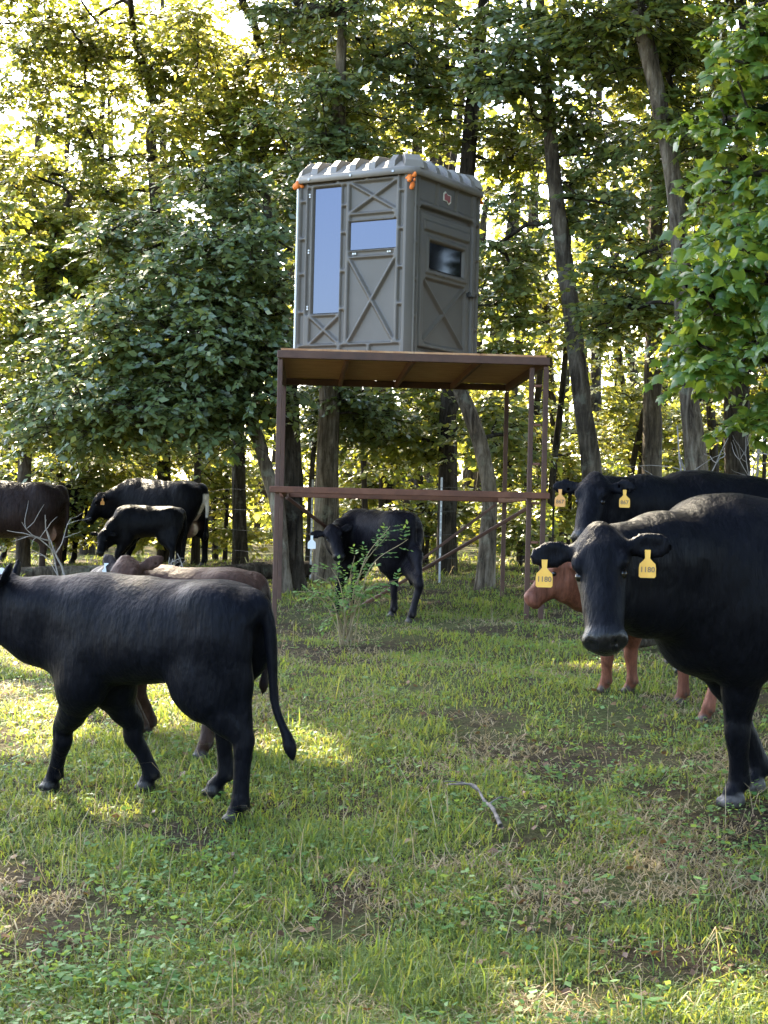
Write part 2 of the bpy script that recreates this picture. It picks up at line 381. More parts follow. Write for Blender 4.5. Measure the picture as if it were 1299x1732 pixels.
def grow(trunkP, trunkR, C, g, wig=.10):
    """branches: every cluster centre is tied to the nearest point of what has grown so far"""
    nodes = [tuple(p) for p in trunkP]; par = [-1] + list(range(len(trunkP) - 1)); nt_ = len(nodes)
    P = np.array(nodes)
    hi = np.linspace(0, 1, nt_)
    ok = np.where(hi > .25)[0]
    dist = np.linalg.norm(C[:, None] - P[None, ok], axis=-1).min(1)
    NP = np.zeros((nt_ + len(C) * 5, 3)); NP[:nt_] = P; cnt = nt_
    par += [0] * (len(C) * 5); wt = np.zeros(nt_ + len(C) * 5)
    allow = np.zeros(len(wt), bool); allow[ok] = True
    depth = np.zeros(len(wt))
    for ci in np.argsort(dist):
        c = C[ci]; Q = NP[:cnt]; v = c - Q; D = np.linalg.norm(v, axis=1)
        cost = D * (1 + .35 * (v[:, 2] < -.2 * D)) + .22 * depth[:cnt] + np.where(allow[:cnt], 0, 99)
        b = int(np.argmin(cost)); A = Q[b].copy(); last = b
        m = 4
        for s_ in range(1, m + 1):
            f = s_ / m; q = A + (c - A) * f
            q = q + g.normal(0, wig * .5, 3) * D[b] * (1 - f) + np.array([0, 0, .16 * D[b] * f * (1 - f)])
            NP[cnt] = q; par[cnt] = last; allow[cnt] = True; depth[cnt] = depth[last] + D[b] / m; last = cnt; cnt += 1
        wt[last] += 1
    par = np.array(par[:cnt]); NP = NP[:cnt]; wt = wt[:cnt]
    for i in range(cnt - 1, 0, -1):
        if par[i] >= 0: wt[par[i]] += wt[i]
    i = np.arange(nt_, cnt); a = par[i]
    r = .0075 * np.sqrt(wt + .4)
    ra = np.where(a < nt_, r[i] * 1.25, r[a]).clip(.005, .11); rb = r[i].clip(.004, .10)
    return sticks(NP[a], NP[i], ra, rb, 5)

TREES = []
def make_tree(label, path, D, widths, masses, bark, leafm, seed, leaf=.080, per=250, upper=None, name='tree', lobed=False, base=None, group='trees at the edge of the wood', lean_depth=0.0, parent_cat='tree'):
    """path: trunk points as lines of sight taken at depth D (m); masses: (px, py, depth, rx, rz, ry, n clusters)"""
    g = np.random.default_rng(seed)
    pts = [at(px, py, D + lean_depth * k) for k, (px, py) in enumerate(path)]
    b = pts[0].copy(); b[2] = float(ground(b[0], b[1])) - .12
    pts[0] = b
    P = spline(pts, 6 * len(pts)); W = np.interp(np.linspace(0, 1, len(P)), np.linspace(0, 1, len(widths)), widths) * D / FPX / 2 * .88
    fl = np.exp(-np.maximum(P[:, 2] - b[2] - .1, 0) / .22) * .22 + 1
    tv, tf = tube(P, W * fl, 12, .34, seed=seed)
    root = empty(name, b); tag(root, label, parent_cat, group)
    Cs, Rs = [], []
    for (px, py, dd, rx, rz, ry, n) in masses:
        c = at(px, py, dd); sx, sz = rx * dd / FPX, rz * dd / FPX
        q = unit(g.normal(size=(n, 3))) * (g.random((n, 1)) ** .42)
        Cs.append(c + q * [sx, ry, sz]); Rs.append(g.uniform(.32, .62, n))
    lowC = np.vstack(Cs) if Cs else np.zeros((0, 3)); lowR = np.concatenate(Rs) if Rs else np.zeros(0)
    gz = ground(lowC[:, 0], lowC[:, 1]) if len(lowC) else np.zeros(0)
    k = lowC[:, 2] > gz + .35; lowC, lowR = lowC[k], lowR[k]
    sets = []
    if len(lowC): sets.append((lowC, lowR, per, leaf))
    if upper:
        (ux, uy, uz), (ax, ay, az_), n = upper
        q = unit(g.normal(size=(n, 3))) * (g.random((n, 1)) ** .40)
        uC = np.array([P[-1][0] + ux, P[-1][1] + uy, uz]) + q * [ax, ay, az_]
        uC[:, 2] = np.maximum(uC[:, 2], 2.9 + .335 * uC[:, 1] + g.uniform(0, 1.2, n))
        sets.append((uC, g.uniform(.7, 1.2, n), 100, .22))
    allC = np.vstack([s[0] for s in sets])
    bv = grow(P, W, allC, g)
    ps, ds, ns, ss, tw = [], [], [], [], []
    for C_, R_, pr, sz in sets:
        p, d, n, s, t = clusters_leaves(C_, R_, pr, sz, g, face=.85 if sz < .19 else 0)
        ps.append(p); ds.append(d); ns.append(n); ss.append(s)
        if sz < .19: tw += [sticks(t[0], t[1], .006, .005), sticks(t[1], t[2], .005, .003)]
    p, d, n, s = np.vstack(ps), np.vstack(ds), np.vstack(ns), np.concatenate(ss)
    k = clear_of_gaps(p); p, d, n, s = p[k], d[k], n[k], s[k]
    o = link('trunk', mesh_np('trunk', tv - b, tf, True), M[bark], root)
    V, F = join([bv] + tw)
    link('branches', mesh_np('branches', V - b, F, True), M['bark_dark'], root)['kind'] = 'stuff'
    cr = link('crown', leaves_mesh('crown', p - b, d, n, s, lobed=lobed), M[leafm], root); cr['kind'] = 'stuff'
    TREES.append(root); return root

# ---- the trees whose trunks or crowns the photograph shows; each crown is a set of foliage masses
make_tree('slim dark tree leaning left behind the cow with 867 tags', [(1012, 985), (1000, 790), (985, 680), (965, 520), (950, 400), (938, 300), (928, 190), (918, 60), (905, -120)], 21, [42, 38, 35, 33, 30, 28, 24, 18, 12],
          [(900, 110, 20.5, 150, 110, 1.0, 26), (1000, 300, 21.5, 70, 160, .9, 22), (860, 420, 23, 60, 120, 1.0, 14), (930, -60, 21, 200, 70, 1.4, 10)], 'bark', 'leaf_blue', 101, upper=((0, 3.5, 12), (2.8, 2.8, 2.6), 70), leaf=.085)
make_tree('tall pale barked tree with bent trunk near the right edge', [(1186, 985), (1176, 790), (1162, 640), (1150, 430), (1142, 330), (1120, 200), (1098, 100), (1074, 0), (1050, -120)], 19, [56, 44, 36, 36, 34, 34, 36, 36, 28],
          [(1080, 480, 20, 90, 130, .9, 20), (1180, 250, 19.5, 90, 120, .9, 18), (1030, 60, 19.5, 120, 90, .9, 22), (1190, 60, 20, 120, 100, 1.0, 18)], 'bark_pale', 'leaf_mid', 102, upper=((0.5, 3.5, 12), (3.0, 3.0, 2.8), 76), leaf=.08)
make_tree('straight grey tree trunk between the two leaning trees', [(1103, 985), (1104, 790), (1106, 620), (1108, 480), (1112, 250), (1114, 20)], 24, [40, 37, 34, 30, 24, 16],
          [(1090, 300, 25, 120, 150, 1.3, 26), (1040, 520, 25.5, 110, 90, 1.2, 14), (1120, 50, 25, 160, 120, 1.4, 20)], 'bark', 'leaf_yellow', 103, upper=((0, .5, 12), (2.6, 2.6, 2.6), 68))
make_tree('stout dark trunk at the right edge behind the cows', [(1246, 985), (1247, 700), (1250, 500), (1255, 300), (1262, 60)], 22, [52, 46, 40, 34, 24],
          [(1240, 420, 22.5, 90, 160, 1.1, 22), (1250, 180, 22.5, 110, 140, 1.2, 22), (1180, 590, 23, 70, 60, .9, 10)], 'bark_dark', 'leaf_mid', 104, upper=((1.2, .5, 11), (3.0, 3.0, 3.0), 80))
make_tree('weathered pale trunk behind the left half of the stand', [(553, 950), (553, 800), (558, 650), (566, 420), (572, 220), (580, 20)], 22, [44, 40, 37, 32, 26, 16],
          [(560, 200, 22, 120, 110, 1.2, 22), (480, 330, 22, 110, 100, 1.1, 24), (640, 120, 22.5, 130, 100, 1.1, 16), (600, 690, 22.6, 90, 60, .8, 28), (560, 20, 22, 150, 60, 1.2, 10)], 'bark_pale', 'leaf_blue', 105, upper=((-2.2, 2.2, 14.0), (4.4, 3.6, 3.4), 230))
make_tree('thick spreading tree beside the left post of the stand', [(492, 955), (492, 830), (488, 700), (478, 600), (465, 480), (450, 330)], 20.3, [52, 44, 40, 36, 26, 14],
          [(300, 560, 19.6, 160, 130, .9, 58), (410, 480, 19.8, 110, 130, .9, 46), (200, 650, 19.6, 120, 85, .8, 34), (340, 700, 19.8, 120, 60, .8, 30), (430, 620, 19.6, 70, 90, .7, 22), (150, 715, 20, 80, 45, .8, 20), (110, 600, 20.4, 90, 110, .8, 20), (250, 420, 20.6, 120, 80, .8, 26), (390, 350, 20.6, 90, 80, .8, 20), (60, 700, 20.8, 80, 60, .8, 14)], 'bark_dark', 'leaf_blue', 106, leaf=.080, per=220)
make_tree('split pale leaning trunk left of the stand', [(482, 945), (470, 870), (452, 800), (436, 740), (420, 690), (405, 630)], 20.0, [30, 27, 25, 24, 22, 14],
          [(380, 600, 20.6, 90, 70, .7, 14)], 'bark_pale', 'leaf_blue', 107)
make_tree('thin straight trunk behind the cow with the white tail patch', [(408, 945), (405, 850), (403, 740), (400, 600), (395, 420), (392, 250)], 26, [28, 26, 25, 22, 18, 12],
          [(390, 330, 26, 130, 130, 1.3, 34), (330, 200, 26, 120, 100, 1.3, 26), (420, 90, 26, 150, 110, 1.4, 30)], 'bark_dark', 'leaf_yellow', 108, upper=((-.5, 0, 13), (3, 2.6, 2.6), 68))
make_tree('dark trunk rising behind the hunting blind', [(757, 935), (757, 800), (760, 680), (776, 450), (791, 280), (798, 190), (812, 60), (825, -60)], 23, [36, 33, 32, 30, 27, 26, 22, 14],
          [(740, 160, 23, 130, 110, 1.1, 20), (860, 260, 23.2, 70, 100, 1.0, 16), (700, 30, 23, 140, 80, 1.2, 12), (700, 720, 23.5, 90, 70, .8, 26), (850, 540, 23.4, 50, 120, .9, 14)], 'bark_dark', 'leaf_mid', 109, upper=((0, 2.6, 14.8), (5.8, 4.2, 3.6), 270))
make_tree('crooked light barked trunk behind the right half of the stand', [(820, 990), (826, 900), (828, 830), (815, 760), (796, 700), (776, 655), (745, 570)], 20.2, [34, 29, 27, 27, 27, 24, 14],
          [(850, 740, 21.5, 60, 60, .7, 10), (720, 600, 20.8, 70, 40, .6, 8)], 'bark_pale', 'leaf_mid', 110)
make_tree('open crowned yellowing tree at the upper left', [(282, 955), (276, 760), (268, 560), (263, 340), (256, 240), (262, 180), (228, 60), (215, -80)], 28, [30, 27, 25, 23, 22, 18, 13, 8],
          [(110, 130, 28, 140, 110, 1.3, 42), (250, 90, 28, 120, 90, 1.2, 30), (80, 300, 28, 120, 100, 1.2, 30), (200, 330, 28.4, 90, 90, 1.0, 24), (330, 160, 28, 90, 100, 1.2, 18), (60, 30, 28, 140, 70, 1.3, 26)], 'bark_dark', 'leaf_mid', 111, upper=((-1, -1.5, 14), (5.5, 4.0, 3.2), 220))
make_tree('yellow green leafy tree at the left edge', [(40, 950), (44, 760), (60, 560), (90, 420), (120, 330)], 25, [26, 24, 20, 15, 10],
          [(70, 470, 24.6, 130, 110, 1.0, 56), (40, 640, 24.4, 120, 110, 1.0, 56), (150, 420, 25, 90, 80, .9, 26), (130, 600, 24.4, 70, 90, .8, 26), (0, 330, 25, 90, 90, 1, 24)], 'bark_dark', 'leaf_yellow', 112, leaf=.08)
make_tree('leafy tree with yellow tips above the hunting blind', [(660, 950), (655, 760), (640, 520), (620, 330), (600, 160), (590, 20)], 26.5, [24, 22, 20, 18, 14, 8],
          [(520, 150, 25.6, 110, 90, 1.0, 30), (620, 240, 26, 110, 80, 1.0, 30), (440, 250, 25.6, 90, 80, 1.0, 26), (620, 40, 26, 140, 80, 1.2, 24)], 'bark_dark', 'leaf_yellow', 113, upper=((0, 0, 13), (3, 2.8, 2.4), 64))
# tall trees standing just outside the frame; their crowns reach over the pasture
make_tree('tall tree just outside the left edge', [(-260, 960), (-250, 700), (-240, 300), (-230, -100), (-225, -500)], 21, [50, 46, 40, 32, 20],
          [(-60, 500, 21, 110, 200, 1.3, 30)], 'bark', 'leaf_mid', 121, upper=((.4, -.6, 11.5), (4.4, 4.0, 3.8), 220))
make_tree('tall tree just outside the right edge', [(1480, 960), (1475, 700), (1470, 300), (1465, -100), (1460, -500)], 19, [56, 50, 44, 36, 24],
          [(1330, 420, 19, 90, 220, 1.0, 24)], 'bark', 'leaf_mid', 122, upper=((-1.0, -.8, 11.5), (4.2, 4.0, 3.8), 200))
# unseen dark cedars added on the right to block sky light on right-facing surfaces
for i, (x, y, hh, n) in enumerate(((6.0, 16.5, 13, 170), (5.4, 12.2, 13, 170), (5.2, 8.0, 12.5, 170), (5.4, 3.5, 12.5, 170), (5.2, -1.5, 12, 170), (4.2, -7.0, 12, 160), (8.6, 13, 13, 90), (8.8, 5, 13, 90), (8.0, -5, 13, 90), (5.9, 20.5, 13, 140), (7.6, 23.5, 13, 120), (4.6, 1.0, 15, 170), (3.2, -5.0, 15, 180))):
    g = np.random.default_rng(800 + i); b = np.array([x, y, float(ground(x, y)) - .1]); root = empty('cedar_tree', b)
    tag(root, 'dark dense cedar in the belt round the pasture, outside the frame', 'tree', 'cedars round the pasture beyond the frame')
    P = spline([np.zeros(3), np.array([.2, 0, hh * .5]), np.array([0, .2, hh * 1.1])], 14); V, F = tube(P, np.linspace(.17, .05, 14), 10, .15, seed=i); link('trunk', mesh_np('trunk', V, F, True), M['bark'], root)
    q = unit(g.normal(size=(n, 3))) * (g.random((n, 1)) ** .40); C = np.array([0, 0, hh * .62]) + q * [1.5, 2.6, hh * .56]; C = C[C[:, 2] > .4]
    bv = grow(P, None, C, g); link('branches', mesh_np('branches', bv[0], bv[1], True), M['bark_dark'], root)['kind'] = 'stuff'
    p, d, nn, s, t = clusters_leaves(C, g.uniform(.6, 1.0, len(C)), 90, .2, g); k = clear_of_gaps(p + b)
    cr = link('crown', leaves_mesh('crown', p[k], d[k], nn[k], s[k]), M['leaf_light_blocker'], root); cr['kind'] = 'stuff'

# ---- the near tree on the right: large lobed leaves hang in from outside the frame, the biggest as pieces of their own
def near_tree():
    g = np.random.default_rng(77); D = 11.5
    pts = [at(1560, 1100, D), at(1550, 800, D), at(1530, 400, D), at(1500, 0, D), at(1470, -400, D)]
    b = pts[0].copy(); b[2] = float(ground(b[0], b[1])) - .1; pts[0] = b
    P = spline(pts, 24); W = np.linspace(.15, .08, 24)
    tv, tf = tube(P, W, 12, .15, seed=5)
    root = empty('maple_tree', b); tag(root, 'broad leaved tree whose branches hang in from the right edge', 'tree', 'trees at the edge of the wood')
    Cs = []
    for px, py, dd, rx, rz, ry, n in ((1265, 200, 11.6, 70, 150, .5, 26), (1275, 420, 11.4, 75, 130, .5, 28), (1195, 490, 11.3, 90, 55, .4, 20), (1240, 600, 11.5, 90, 70, .5, 24), (1300, 60, 11.6, 80, 90, .5, 18), (1215, 350, 12.2, 50, 110, .4, 9), (1290, 690, 11.8, 60, 50, .4, 8)):
        c = at(px, py, dd); q = unit(g.normal(size=(n, 3))) * (g.random((n, 1)) ** .45)
        Cs.append(c + q * [rx * dd / FPX, ry, rz * dd / FPX])
    C = np.vstack(Cs); R = g.uniform(.18, .32, len(C))
    q = unit(g.normal(size=(120, 3))) * (g.random((120, 1)) ** .4)
    uC = np.array([P[-1][0] - .9, P[-1][1] - .3, 9.4]) + q * [2.6, 2.8, 2.4]
    bv = grow(P, W, np.vstack([C, uC]), g)
    p, d, n, s, t = clusters_leaves(C, R * 1.15, 50, .082, g, .35, .6, .7)
    p2, d2, n2, s2, t2 = clusters_leaves(uC, g.uniform(.6, 1.0, 120), 80, .17, g)
    k = clear_of_gaps(p2)
    # the leaves that show largest: nearest to the viewer's side and inside the view
    order = np.argsort(p[:, 1] - .0 * p[:, 0]); vis = order[(p[order, 0] / p[order, 1]) < .235][:280]
    rest = np.setdiff1d(np.arange(len(p)), vis)
    link('trunk', mesh_np('trunk', tv - b, tf, True), M['bark'], root)
    V, F = join([bv, sticks(t[0], t[1], .004, .003), sticks(t[1], t[2], .003, .002)])
    br = link('branches', mesh_np('branches', V - b, F, True), M['bark_dark'], root)
    cr = link('crown', leaves_mesh('crown', p[rest] - b, d[rest], n[rest], s[rest], lobed=True), M['leaf_near'], root); cr['kind'] = 'stuff'
    up = link('upper_crown', leaves_mesh('upper_crown', p2[k] - b, d2[k], n2[k], s2[k], lobed=False), M['leaf_near'], root); up['kind'] = 'stuff'
    one = [leaves_mesh('leaf', np.zeros((1, 3)), np.array([[1.0, 0, 0]]), np.array([[.1, .2, 1.0]]), np.ones(1), lobed=True, droop=.1 + .1 * i) for i in range(4)]
    for me in one: me.materials.append(M['leaf_near'])
    dd = unit(d[vis]); ww = unit(np.cross(dd, n[vis])); nn = np.cross(ww, dd)
    for i, v in enumerate(vis):
        o = bpy.data.objects.new('leaf', one[i % 4]); COL.objects.link(o); o.parent = root
        Mx = Matrix([[float(dd[i][r] * s[v]), float(-ww[i][r] * s[v]), float(nn[i][r] * s[v]), float(p[v][r] - b[r])] for r in range(3)] + [[0, 0, 0, 1]])
        o.matrix_local = Mx
near_tree()

# ---- young thin trunks inside the wood
for i, (px, top, D, w, sd, lab) in enumerate((
        (620, 560, 24.5, 11, -14, 'thin dark sapling behind the calf under the stand'), (645, 560, 26, 15, 10, 'slender sapling behind the middle of the stand'),
        (672, 600, 27.5, 12, 22, 'slanting sapling deep behind the stand'), (712, 560, 25.5, 14, -8, 'upright sapling left of the dark trunk behind the blind'),
        (880, 520, 26, 16, 40, 'sapling seen between the posts on the right of the stand'), (925, 560, 25, 15, 34, 'sapling just right of the stand'),
        (948, 600, 28, 18, -18, 'sapling left of the leaning dark tree'), (1050, 520, 27, 14, 60, 'slanting sapling between the leaning tree and the grey trunk'),
        (1075, 600, 29, 12, -26, 'thin sapling left of the straight grey trunk'), (330, 560, 27, 15, 12, 'thin trunk behind the cow facing left'),
        (365, 560, 28.5, 12, -16, 'thin trunk right of the cow facing left'), (100, 620, 27.5, 18, 6, 'dark thin trunk behind the cow at the left edge'),
        (205, 620, 28.5, 14, 14, 'thin trunk left of the cow facing left'), (1215, 560, 26, 18, -20, 'thin trunk left of the stout trunk at the right edge'), (520, 560, 25, 12, 25, 'sapling between the thick tree and the pale trunk'))):
    make_tree(lab, [(px, 948), (px + sd * .3, 800), (px + sd * .7, 680), (px + sd, top), (px + sd * 1.2, top - 130)], D, [w, w * .9, w * .8, w * .65, w * .35],
              [(px + sd, top - 40, D, 85, 95, .9, 15), (px + sd * .4, 740, D + .5, 60, 60, .7, 6)], 'bark_dark', ('leaf_mid', 'leaf_yellow')[i % 2], 300 + i, name='young_tree', group='saplings inside the wood', per=110, leaf=.08)

# ---- understorey bushes along the edge of the wood
for i, (px, py, D, rx, rz, n, lm, lab) in enumerate((
        (40, 800, 27, 130, 70, 40, 'leaf_mid', 'dense bush behind the cow at the left edge'), (200, 790, 28, 110, 80, 40, 'leaf_yellow', 'yellow green bush behind the cow facing left'),
        (380, 800, 28, 90, 70, 28, 'leaf_yellow', 'sunlit bush behind the thin straight trunk'), (600, 790, 27, 110, 70, 26, 'leaf_mid', 'green bush deep behind the stand'),
        (720, 850, 25.5, 70, 50, 16, 'leaf_mid', 'low bush behind the brace of the stand'), (880, 880, 24, 60, 50, 18, 'leaf_mid', 'low bush behind the right posts of the stand'),
        (960, 820, 26.5, 80, 80, 20, 'leaf_yellow', 'sunlit bush right of the stand'), (1080, 700, 28, 110, 100, 26, 'leaf_yellow', 'yellow bush between the trunks on the right'),
        (1220, 730, 27, 100, 80, 26, 'leaf_mid', 'bush behind the stout trunk on the right'), (1290, 640, 24, 60, 90, 14, 'leaf_mid', 'bush at the right edge of the wood'), (860, 690, 27.5, 70, 110, 20, 'leaf_yellow', 'pale bush seen between the right posts'))):
    make_tree(lab, [(px, 940), (px + 4, py + 20), (px, py - 20)], D, [8, 7, 5], [(px, py, D, rx, rz, .9, n), (px, 900, D - .3, rx * .9, 30, .7, n // 3)], 'bark_dark', lm, 400 + i, name='bush', group='bushes along the edge of the wood', per=170, leaf=.08, parent_cat='bush')

# ---- the wood behind, one mass nobody could count
def far_wood():
    g = np.random.default_rng(9); n = 2300
    y = g.uniform(33, 62, n); x = g.uniform(-.34, .34, n) * y; z = ground(x, y) + (g.random(n) ** 1.5) * (3.0 + .29 * y)
    C = np.stack([x, y, z], -1)
    p, d, nn, s, t = clusters_leaves(C, g.uniform(.7, 1.3, n), 64, .19, g)
    k = clear_of_gaps(p)
    o = link('far_wood_foliage', leaves_mesh('far_wood', p[k], d[k], nn[k], s[k]), M['leaf_yellow']); tag(o, 'sunlit yellow green foliage deep in the wood', 'foliage', kind='stuff')
    m = 90; y = g.uniform(31, 55, m); x = g.uniform(-.3, .3, m) * y; A = np.stack([x, y, ground(x, y) - .1], -1)
    B = A + np.stack([g.normal(0, .8, m), g.normal(0, .6, m), g.uniform(8, 14, m)], -1)
    V, F = sticks(A, B, g.uniform(.06, .2, m), .04, 8)
    o = link('far_wood_trunks', mesh_np('far_wood_trunks', V, F, True), M['bark_dark']); tag(o, 'many dark distant trunks deep in the wood', 'trunks', kind='stuff')
far_wood()

# ------------------------------------------------------------------ the steel stand
SX, SY, SYAW, SW, SD = -.9776, 15.6316, .0465, 2.44, 3.069
SA = np.array([math.cos(SYAW), math.sin(SYAW), 0]); SB = np.array([-math.sin(SYAW), math.cos(SYAW), 0]); SO = np.array([SX, SY, 0])
DECK = 3.10
def sp(u, v, z): return SO + SA * u + SB * v + np.array([0, 0, z])
def build_stand():
    root = empty('steel_stand', sp(0, 0, float(ground(SX, SY)))); o0 = np.array(root.location)
    tag(root, 'rusty steel tube platform stand with four posts carrying the hunting blind', 'stand')
    def S(u, v, z): return sp(u, v, z) - o0
    T = .046; up = tuple(SB)
    def gz(u, v): q = sp(u, v, 0); return float(ground(q[0], q[1])) - .1
    def one(name, a, b, w, h, mat='rust', up=up, bev=.005): return MB().bar(a, b, w, h, up, bev).build(name, M[mat], root)
    for u, v in ((0, 0), (SW, 0), (0, SD), (SW, SD)):
        one('post', S(u, v, gz(u, v)), S(u, v, DECK - .085), T, T)
    # deck frame
    for v in (0, SD): one('deck_beam', S(-.03, v, DECK - .036), S(SW + .03, v, DECK - .036), .070, T + .006, up=tuple(SB))
    for u in (0, SW): one('deck_beam', S(u, .035, DECK - .045), S(u, SD - .035, DECK - .045), T, .078, up=(0, 0, 1))
    for k in (1, 2, 3): one('joist', S(SW * k / 4, .036, DECK - .046), S(SW * k / 4, SD - .036, DECK - .046), .04, .066, 'rust_bright', up=(0, 0, 1))
    # plywood sheets on the frame
    for k in range(4):
        sh = MB().box(S(SW * (k + .5) / 4, SD / 2, DECK + .011), (SW / 4 - .004, SD + .02, .018), Matrix.Rotation(SYAW, 3, 'Z'), .001)
        sh.build('deck_sheet', M['plywood'], root)
    # middle rails
    RZ = 1.86
    one('rail', S(-.07, -.056, RZ - .03), S(SW + .05, -.056, RZ - .03), .058, T, 'rust_bright', up=tuple(SB))
    one('rail', S(-.02, SD - .058, RZ - .03), S(SW + .04, SD - .058, RZ - .03), .055, T, 'rust_bright', up=tuple(SB))
    for u in (0.058, SW - .058): one('rail', S(u, -.02, RZ - .035), S(u, SD - .09, RZ - .035), T, .065, 'rust_bright', up=(0, 0, 1))
    # diagonal braces
    one('brace', S(SW - .10, .03, RZ - .12), S(SW * .36, SD * .72, gz(SW * .36, SD * .72) + .10), .034, .034)
    one('brace', S(SW - .10, SD - .10, RZ - .08), S(SW * .46, SD - .10, gz(SW * .46, SD) + .2), .03, .03)
    one('brace', S(.09, .04, RZ - .10), S(.62, .9, 1.38), .034, .03)
    # ladder on the right
    u2 = SW - .125
    one('ladder_rail', S(u2, .05, gz(u2, 0)), S(u2, .05, DECK - .09), .045, .045)
    for k in range(6):
        z = gz(u2, 0) + .45 + k * .36
        one('rung', S(u2 + .024, .045, z), S(SW - .03, .02, z), .025, .03, 'rust_bright')
    return root
build_stand()

# ------------------------------------------------------------------ the hunting blind
BX, BY, BYAW = .188, 15.90, .5464
W1, W2 = 1.31, 1.40
BZ0, BH = DECK + .021, 1.735
def face_mesh(name, origin, du, dv, dn, w, h, height_fn, step=.0085):
    nu, nv = int(w / step), int(h / step)
    U, V_ = np.meshgrid(np.linspace(0, w, nu + 1), np.linspace(0, h, nv + 1))
    Hh = height_fn(U, V_)
    P = origin + U[..., None] * du + V_[..., None] * dv + Hh[..., None] * dn
    i = np.arange(nv)[:, None] * (nu + 1) + np.arange(nu)[None]
    F = np.stack([i, i + 1, i + nu + 2, i + nu + 1], -1).reshape(-1, 4)
    return mesh_np(name, P.reshape(-1, 3), F, True)
def sd_box(U, V, x0, x1, y0, y1, r=.02):
    qx = np.abs(U - (x0 + x1) / 2) - (x1 - x0) / 2 + r; qy = np.abs(V - (y0 + y1) / 2) - (y1 - y0) / 2 + r
    return np.hypot(np.maximum(qx, 0), np.maximum(qy, 0)) + np.minimum(np.maximum(qx, qy), 0) - r
def sd_seg(U, V, a, b):
    a = np.array(a); b = np.array(b); d = b - a
    t = ((U - a[0]) * d[0] + (V - a[1]) * d[1]) / (d @ d); t = np.clip(t, 0, 1)
    return np.hypot(U - a[0] - t * d[0], V - a[1] - t * d[1])
def sstep(d, w=.010): t = np.clip(.5 - d / w / 2, 0, 1); return t * t * (3 - 2 * t)
def build_blind():
    a = np.array([-math.cos(BYAW), math.sin(BYAW), 0]); b = np.array([math.sin(BYAW), math.cos(BYAW), 0])
    near = np.array([BX, BY, BZ0]); base = near + a * W1 / 2 + b * W2 / 2
    root = empty('hunting_blind', base); tag(root, 'olive moulded plastic hunting blind with tinted windows standing on the steel stand', 'hunting blind')
    z = np.array([0, 0, 1.0]); L = lambda p: p - base
    CH = .055                                     # corner chamfer
    # left wall (the one with the tall window); u runs from its left end to the near corner
    w = W1 - 2 * CH; o = near + a * (W1 - CH); du = -a; dn = np.cross(du, z)
    w0 = w; sc = lambda u: u * w
    VT = BH
    vy = lambda y: VT * (1 - (y - 190) / 770.0)   # heights read off the photograph's left wall
    def seg_rows(rows, x0, x1): return [(x0, x1, vy(y1), vy(y0)) for y0, y1 in rows]
    def left_h(U, V):
        h = np.zeros_like(U)
        pockets = [(.075, .345, vy(221), vy(200)), (.375, .62, vy(219), vy(198)), (.645, .915, vy(217), vy(196))]
        pockets += seg_rows(((208, 285), (295, 445), (456, 596), (606, 760), (771, 905)), .012, .055)
        pockets += seg_rows(((236, 316), (326, 430), (441, 592), (604, 752), (764, 902)), .405, .442)
        pockets += seg_rows(((197, 272), (282, 430), (441, 590), (600, 742), (754, 902)), .935, .972)
        pockets += [(.078, .104, vy(778), vy(236)), (.48, .885, vy(389), vy(368)), (.48, .89, vy(541), vy(520))]
        pockets += [(.02, .38, vy(952), vy(915)), (.42, .66, vy(952), vy(915)), (.69, .96, vy(952), vy(915))]
        for x0, x1, y0, y1 in pockets:
            h = np.minimum(h, -.030 * sstep(sd_box(U, V, sc(x0), sc(x1), y0, y1, .018)))
        for x0, x1, y0, y1 in ((.475, .905, vy(358), vy(230)), (.475, .905, vy(905), vy(550)), (.115, .392, vy(905), vy(786))):
            d = sd_box(U, V, sc(x0), sc(x1), y0, y1, .02)
            X0, X1 = sc(x0), sc(x1)
            rib = np.minimum(sd_seg(U, V, (X0, y0), (X1, y1)), sd_seg(U, V, (X0, y1), (X1, y0))) - .016
            h = np.minimum(h, -.032 * sstep(d) * (1 - sstep(rib)))
        for x0, x1, y0, y1 in ((.132, .388, vy(776), vy(237)), (.475, .905, vy(516), vy(393))):
            h = np.minimum(h, -.045 * sstep(sd_box(U, V, sc(x0), sc(x1), y0, y1, .012), .012))
        return h
    wl = link('window_wall', face_mesh('window_wall', L(o), du, z, dn, w, BH, left_h), M['shell'], root)
    wl['label'] = 'lighter front wall with a tall window and X shaped ribs'
    def pane(name, par, x0, x1, y0, y1, oo, duu, dnn, ww, depth, mat='glass'):
        c = L(oo) + duu * (x0 + x1) / 2 * ww + z * (y0 + y1) / 2 + dnn * depth
        rot = Matrix((Vector(duu), Vector(z), Vector(dnn))).transposed()
        return MB().box(c, ((x1 - x0) * ww, y1 - y0, .006), rot).build(name, M[mat], par)
    pane('window_pane', root, .137, .383, vy(772), vy(241), o, du, dn, w, -.032)
    pane('window_pane', root, .48, .90, vy(512), vy(397), o, du, dn, w, -.032)
    for u, yy, hz in ((.091, 268, 0), (.091, 507, 0), (.091, 748, 0), (.525, 530, 1), (.845, 530, 1)):
        c = L(o) + du * u * w + z * vy(yy) + dn * -.012
        rot = Matrix((Vector(du), Vector(z), Vector(dn))).transposed()
        m = MB()
        for s_ in (-1, 1):
            m.box(c + (du if hz else z) * s_ * .012, (.017, .017, .012) , rot, .003)
        m.build('hinge', M['white'], root)
    # right wall with the door
    w = W2 - 2 * CH; o2 = near + b * CH; du2 = b; dn2 = np.cross(du2, z)
    sc2 = lambda u: u * w
    vb = lambda f: VT * f
